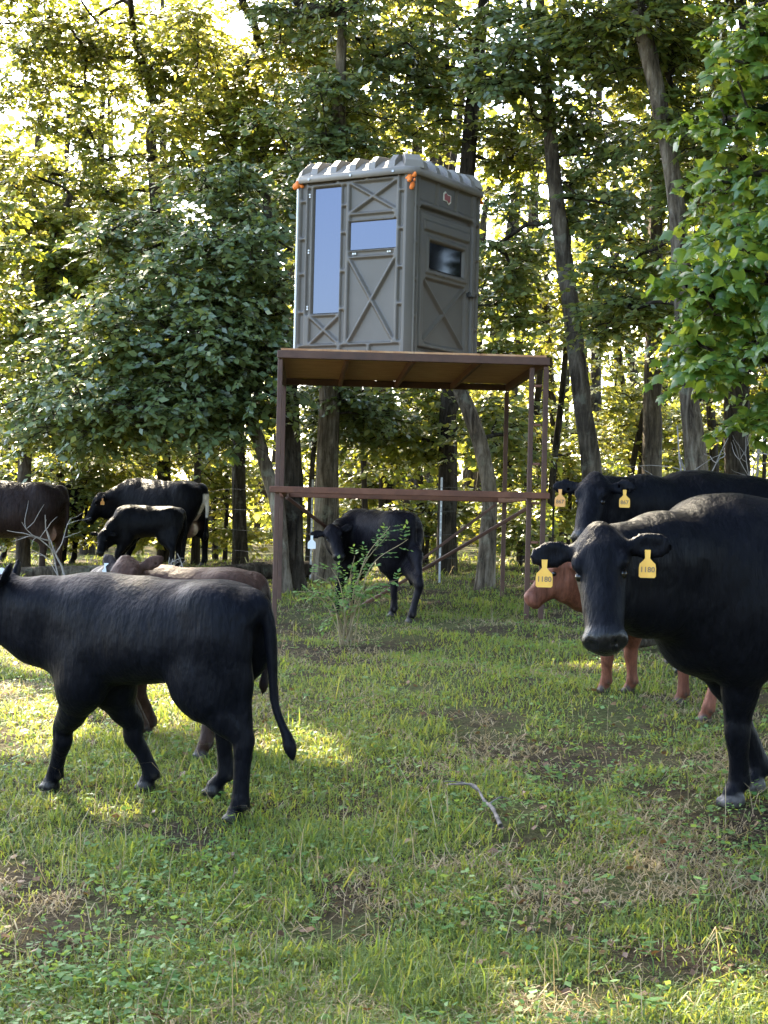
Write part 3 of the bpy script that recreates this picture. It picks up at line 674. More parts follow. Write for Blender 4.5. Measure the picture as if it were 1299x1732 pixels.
    def right_h(U, V):
        h = np.zeros_like(U)
        for x0, x1 in ((.08, .335), (.37, .63), (.665, .88)):
            h = np.minimum(h, -.022 * sstep(sd_box(U, V, sc2(x0), sc2(x1), vb(.845), vb(.965), .02)))
        for x0, x1 in ((.012, .05), (.945, .985)):
            for r0, r1 in ((.02, .2), (.22, .4), (.42, .6), (.62, .8), (.82, .965)):
                h = np.minimum(h, -.030 * sstep(sd_box(U, V, sc2(x0), sc2(x1), vb(r0), vb(r1), .016)))
        d = sd_box(U, V, sc2(.085), sc2(.905), vb(.035), vb(.815), .05)
        h = np.minimum(h, -.055 * sstep(d))
        return h
    link('door_wall', face_mesh('door_wall', L(o2), du2, z, dn2, w, BH, right_h), M['shell'], root)['label'] = 'shaded right hand wall with the door'
    dx0, dx1, dy0, dy1 = .115, .875, .05, .79
    ow = (dx1 - dx0) * w; oh = (dy1 - dy0) * VT
    od = o2 + du2 * dx0 * w + z * dy0 * VT + dn2 * -.012
    def door_h(U, V):
        u, v = U / ow, V / oh
        h = np.zeros_like(U)
        h = h + .022 * sstep(sd_box(U, V, .06 * ow, .95 * ow, .865 * oh, .94 * oh, .012))
        h = np.minimum(h, np.where(V > 0, 9, 9))
        h = h + .012 * (sstep(sd_box(U, V, .10 * ow, .93 * ow, .55 * oh, .83 * oh, .01)) - sstep(sd_box(U, V, .16 * ow, .87 * ow, .585 * oh, .80 * oh, .01)))
        h = h - .035 * sstep(sd_box(U, V, .17 * ow, .86 * ow, .59 * oh, .795 * oh, .01))
        X0, X1, y0, y1 = .08 * ow, .92 * ow, .04 * oh, .515 * oh
        d = sd_box(U, V, X0, X1, y0, y1, .02)
        rib = np.minimum(sd_seg(U, V, (X0, y0), (X1, y1)), sd_seg(U, V, (X0, y1), (X1, y0))) - .017
        h = h - .030 * sstep(d) * (1 - sstep(rib))
        e = np.minimum(np.minimum(U, ow - U), np.minimum(V, oh - V))
        return h - .035 * (1 - np.clip(e / .012, 0, 1)) ** 2
    door = link('door', face_mesh('door', L(od), du2, z, dn2, ow, oh, door_h), M['shell'], root)
    c = L(od) + du2 * .515 * ow + z * .6925 * oh + dn2 * -.022
    rot2 = Matrix((Vector(du2), Vector(z), Vector(dn2))).transposed()
    MB().box(c, (.67 * ow, .19 * oh, .006), rot2).build('window_pane', M['glass_dark'], door)
    hc = L(od) + du2 * .955 * ow + z * .47 * oh + dn2 * .02
    MB().box(hc, (.05, .05, .03), rot2, .008).box(hc + du2 * .06 + z * -.01, (.09, .022, .025), rot2, .006).build('handle', M['dark_plastic'], door)
    for k in (.62, .30): MB().box(L(od) + du2 * (.16 + k * .5) * ow + z * .555 * oh + dn2 * .016, (.05, .014, .008), rot2, .002).build('catch', M['shell'], door)
    # badge above the door: red field in a cream border with two points
    def badge(sc_, dep, mat, nm):
        pts = [(-.095, .045), (-.045, .075), (.0, .045), (.095, .042), (.095, -.045), (.045, -.078), (0, -.045), (-.095, -.042)]
        bm = bmesh.new(); cc = L(o2) + du2 * .5 * w + z * vb(.905)
        top = [bm.verts.new(Vector(cc + du2 * x * sc_ + z * y * sc_ + dn2 * dep)) for x, y in pts]
        bot = [bm.verts.new(Vector(cc + du2 * x * sc_ + z * y * sc_ + dn2 * -.021)) for x, y in pts]
        bm.faces.new(top)
        for i in range(8): bm.faces.new((top[i], bot[i], bot[(i + 1) % 8], top[(i + 1) % 8]))
        bmesh.ops.recalc_face_normals(bm, faces=bm.faces)
        me = bpy.data.meshes.new(nm); bm.to_mesh(me); bm.free(); return link(nm, me, M[mat], root)
    badge(.78, -.014, 'cream', 'badge'); badge(.60, -.011, 'badge_red', 'badge_field')
    # chamfered corner posts and the two plain walls behind
    far_l = near + a * W1; far_r = near + b * W2; far = far_l + b * W2
    def corner(c, e1, e2):
        p1 = L(c + e1 * CH); p2 = L(c + e2 * CH)
        V = []; 
        q = [p1, p1 + (np.cross(z, e1)) * 0, L(c + (e1 + e2) * CH * .42), p2]
        pts = [p1, L(c + e1 * CH * .62 + e2 * CH * .30), L(c + e1 * CH * .30 + e2 * CH * .62), p2]
        V = np.array([p + z * zz for zz in (0, BH) for p in pts])
        F = np.array([[0, 1, 5, 4], [1, 2, 6, 5], [2, 3, 7, 6]])
        me = mesh_np('corner_post', V, F); return link('corner_post', me, M['shell'], root)
    corner(near, a, b); corner(far_l, -a, b); corner(far_r, a, -b); corner(far, -a, -b)
    MB().bar(L(far_l + b * CH) + z * BH / 2, L(far - b * CH) + z * BH / 2, BH, .01, tuple(a)).build('back_wall', M['shell'], root)
    MB().bar(L(far_r + a * CH) + z * BH / 2, L(far - a * CH) + z * BH / 2, BH, .01, tuple(b)).build('back_wall', M['shell'], root)
    for s_, nrm in ((near + a * .004 + b * .075, 0), (far_l - a * .03 + b * .004, 1)):
        MB().cyl(L(s_), L(s_) + z * (BH - .03), .011, 8).build('corner_trim', M['white' if nrm else 'roof_shell'], root)
    # roof: lip, sloping flutes, flat top
    cx = a * W1 / 2 + b * W2 / 2
    h1, h2 = W1 / 2 + .035, W2 / 2 + .035
    def ring(f1, f2, zz, c=.10): 
        pts = []
        for s1, s2 in ((-1, -1), (1, -1), (1, 1), (-1, 1)):
            k = c
            if s1 == s2: pts += [(s1 * f1, s2 * (f2 - k)), (s1 * (f1 - k), s2 * f2)] 
            else: pts += [(s1 * (f1 - k), s2 * f2), (s1 * f1, s2 * (f2 - k))]
        # order around
        pts.sort(key=lambda q: math.atan2(q[1], q[0]))
        return [x * a + y * b + z * (BH + zz) for x, y in pts]
    levels = [ring(h1 - .02, h2 - .02, -.055), ring(h1, h2, -.055), ring(h1 + .004, h2 + .004, .0), ring(h1 - .012, h2 - .012, .018), ring(h1 - .14, h2 - .14, .10), ring(h1 - .20, h2 - .20, .125), ring(.05, .05, .15, .01)]
    V = np.array([p for r in levels for p in r]); F = []
    for i in range(len(levels) - 1):
        for j in range(8): F.append([i * 8 + j, i * 8 + (j + 1) % 8, i * 8 + 8 + (j + 1) % 8, i * 8 + 8 + j])
    rf = link('roof', mesh_np('roof', V, np.array(F)), M['roof_shell'], root)
    def wedge(e, t, half, pos, wd=.085, nm='roof_rib'):   # raised rib that runs down the slope; e outward, t along the edge
        c0 = e * half + t * pos
        pr = [(-.012, .010), (-.035, .085), (-.11, .152), (-.30, .172), (-.30, .10), (-.05, .012)]
        bm = bmesh.new(); A = []; B_ = []
        for k, (x, zz) in enumerate(pr):
            ww = wd * (.5 if k == 0 else .42 if k == 1 else .36)
            A.append(bm.verts.new(Vector(c0 + e * x + t * ww + z * (BH + zz)))); B_.append(bm.verts.new(Vector(c0 + e * x - t * ww + z * (BH + zz))))
        bm.faces.new(A); bm.faces.new(B_[::-1])
        for k in range(6): bm.faces.new((A[k], B_[k], B_[(k + 1) % 6], A[(k + 1) % 6]))
        bmesh.ops.recalc_face_normals(bm, faces=bm.faces)
        es = [e_ for e_ in bm.edges]; bmesh.ops.bevel(bm, geom=es, offset=.006, segments=2, affect='EDGES', profile=.6)
        me = bpy.data.meshes.new(nm); bm.to_mesh(me); bm.free(); link(nm, me, M['roof_shell'], rf)
    for e, t, half, span in ((-b, a, h2, W1), (b, a, h2, W1), (-a, b, h1, W2), (a, b, h1, W2)):
        for k in range(5): wedge(e, t, half, (k - 2) * span * .165)
    for s1, s2 in ((-1, -1), (1, -1), (-1, 1), (1, 1)):   # corner blocks of the roof
        e = unit(a * s1 + b * s2); t = np.cross(z, e)
        wedge(e, t, math.hypot(h1 - .05, h2 - .05) - .005, 0, .20, 'roof_corner')
    for k in range(3):                                    # screws on the lip
        p = -b * (h2 + .006) + a * (k - 1) * W1 * .36 + z * (BH - .028)
        MB().cyl(p, p - b * .008, .012, 8).build('screw', M['metal'], rf)
    # orange foam squeezed out under the roof corners
    g = np.random.default_rng(3)
    for c, n, drop in ((near, 13, .13), (far_l, 6, .03), (far_r, 5, .03)):
        bm = bmesh.new()
        for k in range(n):
            q = L(c) + z * (BH - .06 - drop * g.random() ** 1.6) + (a + b) * 0 
            out = unit((-(a if c is not far_l else -a) - (b if c is not far_r else -b)))
            q = q - unit(cx * 0 + L(c) * [1, 1, 0]) * .034 + (du if c is near else a) * g.normal(0, .02) + (du2) * g.normal(0, .02)
            bmesh.ops.create_icosphere(bm, subdivisions=2, radius=float(g.uniform(.014, .028)), matrix=Matrix.Translation(Vector(q)) @ Matrix.Diagonal((1, 1, float(g.uniform(.8, 1.7)), 1)))
        me = bpy.data.meshes.new('foam_blob'); bm.to_mesh(me); bm.free()
        rm = link('foam_seal', me, M['foam'], root)
        md = rm.modifiers.new('fuse', 'REMESH'); md.mode = 'VOXEL'; md.voxel_size = .008; md.use_smooth_shade = True
    return root
build_blind()

# ------------------------------------------------------------------ cattle: one continuous body grown from a distance field
def surface_net(Fd, o, h):
    nx, ny, nz = Fd.shape; S = Fd < 0
    c = np.zeros((nx - 1, ny - 1, nz - 1), np.int8)
    for i in (0, 1):
        for j in (0, 1):
            for k in (0, 1): c += S[i:nx - 1 + i, j:ny - 1 + j, k:nz - 1 + k]
    act = (c > 0) & (c < 8); idx = -np.ones(act.shape, np.int64); A = np.argwhere(act); idx[act] = np.arange(len(A))
    acc = np.zeros((len(A), 3)); cnt = np.zeros(len(A))
    cr = [(i, j, k) for i in (0, 1) for j in (0, 1) for k in (0, 1)]
    for p in cr:
        for ax in range(3):
            if p[ax] == 0:
                q = list(p); q[ax] = 1
                f0 = Fd[A[:, 0] + p[0], A[:, 1] + p[1], A[:, 2] + p[2]]; f1 = Fd[A[:, 0] + q[0], A[:, 1] + q[1], A[:, 2] + q[2]]
                m = (f0 < 0) != (f1 < 0); t = f0[m] / (f0[m] - f1[m])
                v = np.tile(np.array(p, float), (m.sum(), 1)); v[:, ax] = t
                acc[m] += v; cnt[m] += 1
    V = o + (A + acc / cnt[:, None]) * h
    Fs = []
    for ax in range(3):
        sl0 = [slice(1, -1)] * 3; sl1 = [slice(1, -1)] * 3
        n = Fd.shape[ax]
        sl0[ax] = slice(0, n - 1); sl1[ax] = slice(1, n)
        a, b = S[tuple(sl0)], S[tuple(sl1)]
        for flip, mm in ((0, a & ~b), (1, b & ~a)):
            E = np.argwhere(mm)
            if not len(E): continue
            off = np.ones(3, int); off[ax] = 0; E = E + off
            u, w = [(1, 2), (2, 0), (0, 1)][ax]
            q = []
            for du_, dw_ in ((-1, -1), (0, -1), (0, 0), (-1, 0)):
                Z = E.copy(); Z[:, u] += du_; Z[:, w] += dw_; q.append(idx[Z[:, 0], Z[:, 1], Z[:, 2]])
            q = np.stack(q, 1); Fs.append(q[:, ::-1] if flip else q)
    return V, np.vstack(Fs)

class Body:
    def __init__(s): s.pr = []
    def cone(s, a, b, ra, rb, k=.03, col=None, sq=None, sub=False):
        a, b = np.array(a, float), np.array(b, float); ab = b - a; L2 = max(ab @ ab, 1e-9)
        ax = unit(np.array(sq[0], float)) if sq else None
        def f(p):
            v = p - a; t = np.clip(v @ ab / L2, 0, 1); q = v - t[:, None] * ab
            r = ra + (rb - ra) * t
            if sq:
                c = q @ ax; q = q + ((c / sq[1] - c))[:, None] * ax
                d = np.linalg.norm(q, axis=1) - r; return d * min(1, sq[1])
            return np.linalg.norm(q, axis=1) - r
        m = max(ra, rb) * (max(1, sq[1]) if sq else 1) + k + .03
        s.pr.append((f, np.minimum(a, b) - m, np.maximum(a, b) + m, k, col, sub))
    def ell(s, c, r, R=None, k=.05, col=None, sub=False):
        c, r = np.array(c, float), np.array(r, float); R = np.eye(3) if R is None else np.asarray(R)   # rows = axes
        def f(p):
            q = (p - c) @ R.T; k0 = np.linalg.norm(q / r, axis=1); k1 = np.linalg.norm(q / r ** 2, axis=1)
            return k0 * (k0 - 1) / np.maximum(k1, 1e-6)
        m = (np.abs(R.T) * r).sum(1) + k + .03
        s.pr.append((f, c - m, c + m, k, col, sub))
    def profile(s, xs, top, bot, hw, k=.05, col=None, tilt=.16):
        xs, top, bot, hw = map(np.asarray, (xs, top, bot, hw))
        def smooth(xx, ys):
            n = 160; gx = np.linspace(xs[0], xs[-1], n); gy = np.interp(gx, xs, ys)
            for _ in range(10): gy[1:-1] = (gy[:-2] + 2 * gy[1:-1] + gy[2:]) / 4
            return np.interp(xx, gx, gy)
        def f(p):
            x = np.clip(p[:, 0], xs[0], xs[-1]); t, b, w = smooth(x, top), smooth(x, bot), smooth(x, hw)
            cz, rz = (t + b) / 2, np.maximum((t - b) / 2, .01)
            zz = (p[:, 2] - cz) / rz; ww = w * (1 - tilt * np.clip(zz, -1, 1)); w = np.maximum(ww, .01)
            q = (np.abs(p[:, 1] / w) ** 2.25 + np.abs(zz) ** 2.25) ** (1 / 2.25)
            ex = np.maximum(np.maximum(xs[0] - p[:, 0], p[:, 0] - xs[-1]), 0)
            return (q - 1) * np.minimum(w, rz) + ex
        m = .1
        s.pr.append((f, np.array([xs[0] - m, -max(hw) * 1.25 - m, min(bot) - m]), np.array([xs[-1] + m, max(hw) * 1.25 + m, max(top) + m]), k, col, False))
    def mesh(s, name, h, paint=None, base=(.01, .01, .012, 0)):
        lo = np.min([p[1] for p in s.pr if not p[5]], axis=0) - h * 2; hi = np.max([p[2] for p in s.pr if not p[5]], axis=0) + h * 2
        n = np.ceil((hi - lo) / h).astype(int) + 1
        Fd = np.full(n, 1.0, np.float64)
        for f, a, b, k, col, sub in s.pr:
            i0 = np.maximum(((a - lo) / h).astype(int), 0); i1 = np.minimum(((b - lo) / h).astype(int) + 2, n)
            sl = tuple(slice(x, y) for x, y in zip(i0, i1))
            G = np.stack(np.meshgrid(*[lo[c] + np.arange(i0[c], i1[c]) * h for c in range(3)], indexing='ij'), -1)
            d = f(G.reshape(-1, 3)).reshape(G.shape[:3]); D = Fd[sl]
            if sub:
                hh = np.clip(.5 - .5 * (D + d) / k, 0, 1); Fd[sl] = D + (-d - D) * hh + k * hh * (1 - hh)
            else:
                hh = np.clip(.5 + .5 * (D - d) / k, 0, 1); Fd[sl] = D + (d - D) * hh - k * hh * (1 - hh)
        V, F = surface_net(Fd, lo, h)
        c = np.tile(np.array(base, float), (len(V), 1)); D = np.full(len(V), 1.0)
        for f, a, b, k, col, sub in s.pr:
            if sub: continue
            m = np.all((V >= a) & (V <= b), axis=1)
            if not m.any(): continue
            d = f(V[m]); hh = np.clip(.5 + .5 * (D[m] - d) / k, 0, 1)
            cc = np.array(col if col is not None else base, float)
            c[m] = c[m] * (1 - hh[:, None]) + cc * hh[:, None]
            D[m] = D[m] + (d - D[m]) * hh - k * hh * (1 - hh)
        if paint: c = paint(V, c)
        me = mesh_np(name, V, F, True)
        at_ = me.color_attributes.new('coat', 'FLOAT_COLOR', 'POINT'); at_.data.foreach_set('color', c.astype(np.float32).ravel())
        return me

def text_mesh(txt, size, mat, name='number'):
    cu = bpy.data.curves.new('txt', 'FONT'); cu.body = txt; cu.size = size; cu.align_x = 'CENTER'; cu.align_y = 'CENTER'; cu.extrude = .0006
    cu.resolution_u = 3; cu.offset = size * .02
    o = bpy.data.objects.new('txt', cu); COL.objects.link(o)
    dg = bpy.context.evaluated_depsgraph_get(); me = bpy.data.meshes.new_from_object(o.evaluated_get(dg)); me.name = name
    bpy.data.objects.remove(o); bpy.data.curves.remove(cu); me.materials.clear(); me.materials.append(mat); return me
def tag_mesh(w, h, neck, mat, round_=False):
    if round_: pts = [(w / 2 * math.cos(t), -w / 2 + w / 2 * math.sin(t)) for t in np.linspace(0, 2 * math.pi, 18, endpoint=False)]
    else:
        hw = w / 2; pts = [(-.012, 0), (-.010, -neck * .8), (-hw * .55, -neck * 1.05), (-hw * .92, -neck - .014), (-hw, -neck - .03), (-hw, -h + .006), (-hw + .006, -h)]
        pts = pts + [(-x, y) for x, y in pts[::-1]]
    bm = bmesh.new(); A = [bm.verts.new((x, y, .0015)) for x, y in pts]; B = [bm.verts.new((x, y, -.0015)) for x, y in pts]
    bm.faces.new(A); bm.faces.new(B[::-1])
    for i in range(len(pts)): bm.faces.new((A[i], B[i], B[(i + 1) % len(pts)], A[(i + 1) % len(pts)]))
    bmesh.ops.recalc_face_normals(bm, faces=bm.faces)
    me = bpy.data.meshes.new('ear_tag'); bm.to_mesh(me); bm.free(); me.materials.append(mat); return me

ADULT = dict(xs=[-.60, -.56, -.48, -.36, -.14, .08, .28, .40, .49, .55], top=[.84, .915, .962, 1.0, .985, .975, 1.0, .985, .93, .84],
             bot=[.76, .67, .55, .47, .405, .385, .40, .425, .47, .56], hw=[.06, .125, .180, .212, .255, .262, .222, .185, .14, .07])
CALF = dict(xs=[-.54, -.505, -.44, -.33, -.14, .07, .25, .37, .44, .49], top=[.84, .915, .965, .99, .982, .975, .975, .96, .91, .83],
            bot=[.82, .745, .655, .60, .545, .52, .515, .53, .575, .66], hw=[.05, .105, .145, .168, .188, .190, .165, .138, .105, .055])
def cattle(name, label, xy, yaw, h, feet, poll, muzzle, calf=False, coat=(.0040, .0044, .0066), leg=None, tail=None, res=.017, girth=1.0, legr=1.0, headlen=None,
           tags=(), paint=None, hock_lift=(), hoof=(.05, .045, .045), ears=None, nose=(.0065, .0065, .0085, 1.0), headw=1.0, face_up=None, lift=0.0, group='cattle in the pasture', bag=False, elbow_out=1.0):
    """feet: world points LF, RF, LH, RH (ground contacts); poll and muzzle: world points"""
    z0 = float(np.mean([f[2] for f in feet])) + lift
    fwd = np.array([math.cos(yaw), math.sin(yaw), 0]); left = np.array([-math.sin(yaw), math.cos(yaw), 0])
    O = np.array([xy[0], xy[1], z0])
    def loc(p): v = np.asarray(p, float) - O; return np.array([v @ fwd, v @ left, v[2]])
    B = Body(); T = CALF if calf else ADULT
    base = (*coat, 0.0); lc = (*(leg or coat), 0.0); hc = (*hoof, .35)
    xs = np.array(T['xs']) * h; top = np.array(T['top']) * h; bot = np.array(T['bot']) * h; hw = np.array(T['hw']) * h * girth
    B.profile(xs, top, bot, hw, col=base)
    g = 1.0 if not calf else .84
    # haunch, hips, shoulder, brisket
    for s_ in (1, -1):
        B.ell((-.385 * h, s_ * .105 * h * g, .735 * h), (.150 * h, .085 * h * g, .19 * h), k=.06 * h, col=base)
        B.ell((-.345 * h, s_ * .120 * h * g, .895 * h), (.09 * h, .045 * h, .05 * h), k=.10 * h, col=base)
        B.ell((.31 * h, s_ * .105 * h * g, .67 * h), (.135 * h, .080 * h * g, .225 * h), Matrix.Rotation(rad(12), 3, 'Y'), k=.10 * h, col=base)
        B.ell((-.53 * h if not calf else -.49 * h, s_ * .075 * h * g, .86 * h), (.045 * h, .04 * h, .05 * h), k=.06 * h, col=base)
    B.ell((.40 * h if not calf else .37 * h, 0, (.53 if not calf else .61) * h), (.13 * h, .10 * h * g, .11 * h), k=.09 * h, col=base)
    if bag: B.ell((-.36 * h, 0, .44 * h), (.13 * h, .12 * h, .10 * h), k=.05 * h, col=(.30, .20, .17, 0))
    # legs
    R = lambda v: v * h * legr
    fl = [loc(f) for f in feet]
    def foot(f, fe, lc, hc):
        B.ell(fe, (R(.037), R(.034), R(.038)), k=.014 * h, col=lc)
        B.cone(fe, f + [.012 * h, 0, .040 * h], R(.029), R(.034), k=.008 * h, col=lc)
        for t in (1, -1):
            B.cone(fe + [-.028 * h, t * .016 * h, -.012 * h], fe + [-.033 * h, t * .016 * h, -.022 * h], R(.010), R(.008), k=.006 * h, col=hc)
            B.cone(f + [.002 * h, t * .0165 * h, .020 * h], f + [.046 * h, t * .0165 * h, .012 * h], R(.029), R(.019), k=.004 * h, col=hc)
    def limb(pts, rs, k, col, flat_=.82):                     # a smooth tapering chain
        q = np.hstack([np.array(pts), np.array(rs)[:, None]]); n_ = 3 * len(pts); q = spline(q, n_)
        for i_ in range(n_ - 1): B.cone(q[i_, :3], q[i_ + 1, :3], max(q[i_, 3], .01), max(q[i_ + 1, 3], .01), k=.004 * h if i_ > 1 else k, col=col, sq=((0, 1, 0), flat_))
    for i in (0, 1):
        s_ = 1 if i == 0 else -1; f = fl[i]; gz = f[2]
        el = np.array([(.30 if calf else .285) * h, s_ * .115 * h * g * elbow_out, .50 * h])
        kn = np.array([f[0] * .62 + el[0] * .38 + .004 * h, f[1] * .62 + el[1] * .38, gz + .275 * h])
        fe = np.array([f[0] - .016 * h, f[1], gz + .085 * h])
        up_ = np.array([.30 * h, s_ * .105 * h * g, .63 * h])
        B.cone(up_, el, .095 * h * g, .075 * h, k=.06 * h, col=base)
        limb([el + [0, 0, .04 * h], el * .55 + kn * .45, kn + [0, 0, .035 * h], kn - [0, 0, .025 * h], kn * .45 + fe * .55, fe], [R(.092), R(.073), R(.050), R(.046), R(.036), R(.037)], .06 * h, lc)
        foot(f, fe, lc, hc)
    for i in (2, 3):
        s_ = 1 if i == 2 else -1; f = fl[i]; gz = f[2]
        lift_h = hock_lift[i - 2] if hock_lift else 0
        st = np.array([-.28 * h, s_ * .115 * h * g, (.56 if calf else .545) * h])
        hx = np.array([f[0] - .030 * h, f[1] * .8 + st[1] * .2, gz + .335 * h])
        fe = np.array([f[0] - .016 * h, f[1], gz + .088 * h])
        if lift_h: hx = hx + [-.02 * h, 0, lift_h]; fe = fe + [-.045 * h, 0, lift_h * .7]; f = f + [-.01 * h, 0, lift_h * .35]
        hip = np.array([-.38 * h, s_ * .100 * h * g, .76 * h])
        B.cone(hip, st, .135 * h * g, .092 * h * g, k=.06 * h, col=base, sq=((0, 1, 0), .72))
        B.cone(hip + [-.055 * h, 0, -.03 * h], (hip + hx) / 2 + [-.03 * h, 0, .03 * h], .095 * h * g, .070 * h * g, k=.06 * h, col=base, sq=((0, 1, 0), .8))
        B.cone((hip + hx) / 2 + [-.03 * h, 0, .03 * h], hx + [-.014 * h, 0, .03 * h], .076 * h * g, R(.034), k=.05 * h, col=lc, sq=((0, 1, 0), .75))
        limb([st, st * .5 + hx * .5 + [.0 * h, 0, .0], hx + [.008 * h, 0, .03 * h], hx - [0, 0, .03 * h], hx * .4 + fe * .6, fe], [R(.098), R(.080), R(.054), R(.044), R(.037), R(.039)], .07 * h, lc, .74)
        B.cone(hx + [-.022 * h, 0, .040 * h], hx + [-.004 * h, 0, -.02 * h], R(.020), R(.030), k=.015 * h, col=lc)
        foot(f, fe, lc, hc)
    # head frame
    pl, mz = loc(poll), loc(muzzle); ax = unit(mz - pl); L = headlen or np.linalg.norm(mz - pl)
    upv = np.array([0, 0, 1.0]) if face_up is None else np.array([np.dot(face_up, fwd), np.dot(face_up, left), face_up[2]])
    fx = upv - (upv @ ax) * ax; fx = unit(fx)      # out of the forehead
    sd = np.cross(fx, ax) * 1.0                    # towards the animal's left side of the head
    sd = unit(np.cross(fx, ax)); 
    def HD(t, s_, u): return pl + ax * (t * L) + sd * (s_ * L * headw) + fx * (u * L)
    # neck: crest, middle and throat run from the shoulder to the back of the skull
    for (a, b_, ra, rb) in (((.27 * h, 0, .86 * h), HD(.05, 0, -.10), .100 * h * g, .17 * L), ((.33 * h, 0, .78 * h), HD(.20, 0, -.24), .150 * h * g, .21 * L), ((.37 * h, 0, .64 * h), HD(.36, 0, -.34), .120 * h * g, .15 * L), ((.41 * h, 0, .615 * h), HD(.48, 0, -.36), .075 * h * g, .09 * L)):
        a = np.array(a); mid = (a + b_) / 2 + np.array([.04 * h, 0, -.0 * h])
        B.cone(a, mid, ra, ra * .45 + rb * .55, k=.10 * h, col=base); B.cone(mid, b_, ra * .45 + rb * .55, rb, k=.08 * h, col=base)
    B.cone((.05 * h, 0, .885 * h), (.40 * h, 0, .86 * h), .085 * h * g, .105 * h * g, k=.09 * h, col=base)
    hcol = base
    B.ell(HD(.14, 0, -.03), (.20 * L, .225 * L * headw, .17 * L), np.stack([ax, sd, fx]), k=.05 * L, col=hcol)
    B.ell(HD(.01, 0, .05), (.10 * L, .10 * L * headw, .09 * L), np.stack([ax, sd, fx]), k=.08 * L, col=hcol)
    B.cone(HD(.20, 0, -.06), HD(.62, 0, -.065), .228 * L, .160 * L, k=.05 * L, col=hcol, sq=(sd, .98 * headw))
    B.cone(HD(.55, 0, -.06), HD(.86, 0, -.075), .158 * L, .150 * L, k=.05 * L, col=hcol, sq=(sd, 1.02 * headw))
    B.cone(HD(.28, .06, -.24), HD(.80, .03, -.16), .125 * L, .085 * L, k=.07 * L, col=hcol); B.cone(HD(.28, -.06, -.24), HD(.80, -.03, -.16), .125 * L, .085 * L, k=.07 * L, col=hcol)
    ms = .86 if calf else 1.0
    B.ell(HD(.905, 0, -.075), (.105 * L * ms, .188 * L * headw * ms, .135 * L * ms), np.stack([ax, sd, fx]), k=.04 * L, col=nose)
    B.ell(HD(.90, 0, -.20), (.085 * L, .12 * L * headw, .07 * L), np.stack([ax, sd, fx]), k=.04 * L, col=hcol)
    eyes = []
    for s_ in (1, -1):
        B.ell(HD(.285, s_ * .185, .075), (.085 * L, .05 * L, .05 * L), np.stack([ax, sd, fx]), k=.05 * L, col=hcol)
        B.ell(HD(.375, s_ * .215, .015), (.06 * L, .03 * L, .05 * L), np.stack([ax, sd, fx]), k=.03 * L, col=hcol, sub=True)
        B.ell(HD(.985, s_ * .110, -.01), (.055 * L, .042 * L, .036 * L), np.stack([ax, sd, fx]), k=.02 * L, sub=True)
        eyes.append(HD(.375, s_ * .170, .012))
    # ears
    er = ears or ((.9, -.12, .15), (.9, -.12, .15))      # out, along the face, forward-facing cup for left and right
    earpts = []
    for s_, (eo, ea, ef) in zip((1, -1), er):
        root_ = HD(.10, s_ * .19, -.04); dirv = unit(sd * s_ * eo + ax * ea + fx * ef)
        c = root_ + dirv * .21 * L
        cup = unit(fx * .8 - dirv * (fx @ dirv) * .8 + ax * .45); cup = unit(cup - (cup @ dirv) * dirv); wv = np.cross(dirv, cup)
        Rm = np.stack([dirv, wv, cup])
        B.cone(root_, root_ + dirv * .07 * L, .06 * L, .05 * L, k=.03 * L, col=hcol)
        B.ell(c, (.185 * L, .115 * L, max(.034 * L, res * 1.0)), Rm, k=.02 * L, col=hcol)
        B.ell(c + cup * .055 * L, (.14 * L, .066 * L, .042 * L), Rm, k=.015 * L, sub=True)
        earpts.append((root_, dirv, wv, cup, c))
    # tail
    tb = -.56 * h if not calf else -.50 * h
    tp = tail if tail is not None else [(tb + .03 * h, 0, .925 * h), (tb - .04 * h, 0, .83 * h), (tb - .055 * h, 0, .62 * h), (tb - .045 * h, .01 * h, .42 * h), (tb - .04 * h, .01 * h, .32 * h)]
    tp = spline(np.array(tp), 24); tr = np.interp(np.linspace(0, 1, 24), [0, .15, .5, .72, .88, 1], np.maximum(np.array([.036, .032, .020, .017, .030, .008]) * h, res * .85))
    for i in range(23): B.cone(tp[i], tp[i + 1], tr[i], tr[i + 1], k=.003 * h if i > 2 else .05 * h, col=base)
    me = B.mesh('body', res, paint, base)
    root = empty(name, O, yaw); tag(root, label, 'calf' if calf else 'cow', group)
    body = link('body', me, M['coat'], root)
    for e in eyes:
        bm = bmesh.new(); bmesh.ops.create_uvsphere(bm, u_segments=14, v_segments=10, radius=.040 * L, matrix=Matrix.Translation(Vector(e)))
        m2 = bpy.data.meshes.new('eye'); bm.to_mesh(m2); bm.free(); m2.polygons.foreach_set('use_smooth', np.ones(len(m2.polygons), bool)); link('eye', m2, M['eye'], root)
    for (which, kind, txt, f_along, wsz, off) in tags:
        r_, dv, wv, cup, c = earpts[which]
        p = r_ + dv * f_along * L + cup * (.03 * L + .012) + np.array([0, 0, off])
        wp = O + fwd * p[0] + left * p[1] + np.array([0, 0, p[2]])
        nrm = unit((EYE - wp) * [1, 1, .0] + .25 * (cup[0] * fwd + cup[1] * left)); nrm = unit(nrm)
        xr = unit(np.cross([0, 0, 1.0], nrm)); zr = np.cross(nrm, xr)
        Rl = Matrix(((*[float(v) for v in (xr @ fwd, zr @ fwd, nrm @ fwd)],), (*[float(v) for v in (xr @ left, zr @ left, nrm @ left)],), (*[float(v) for v in (xr[2], zr[2], nrm[2])],)))
        ml = Rl.to_4x4(); ml.translation = Vector(p)
        mat = M['tag_' + kind.split('_')[0]]
        o = link('ear_tag', tag_mesh(wsz, wsz * 1.65, wsz * .62, mat, kind.endswith('round')), mat, root); o.matrix_local = ml
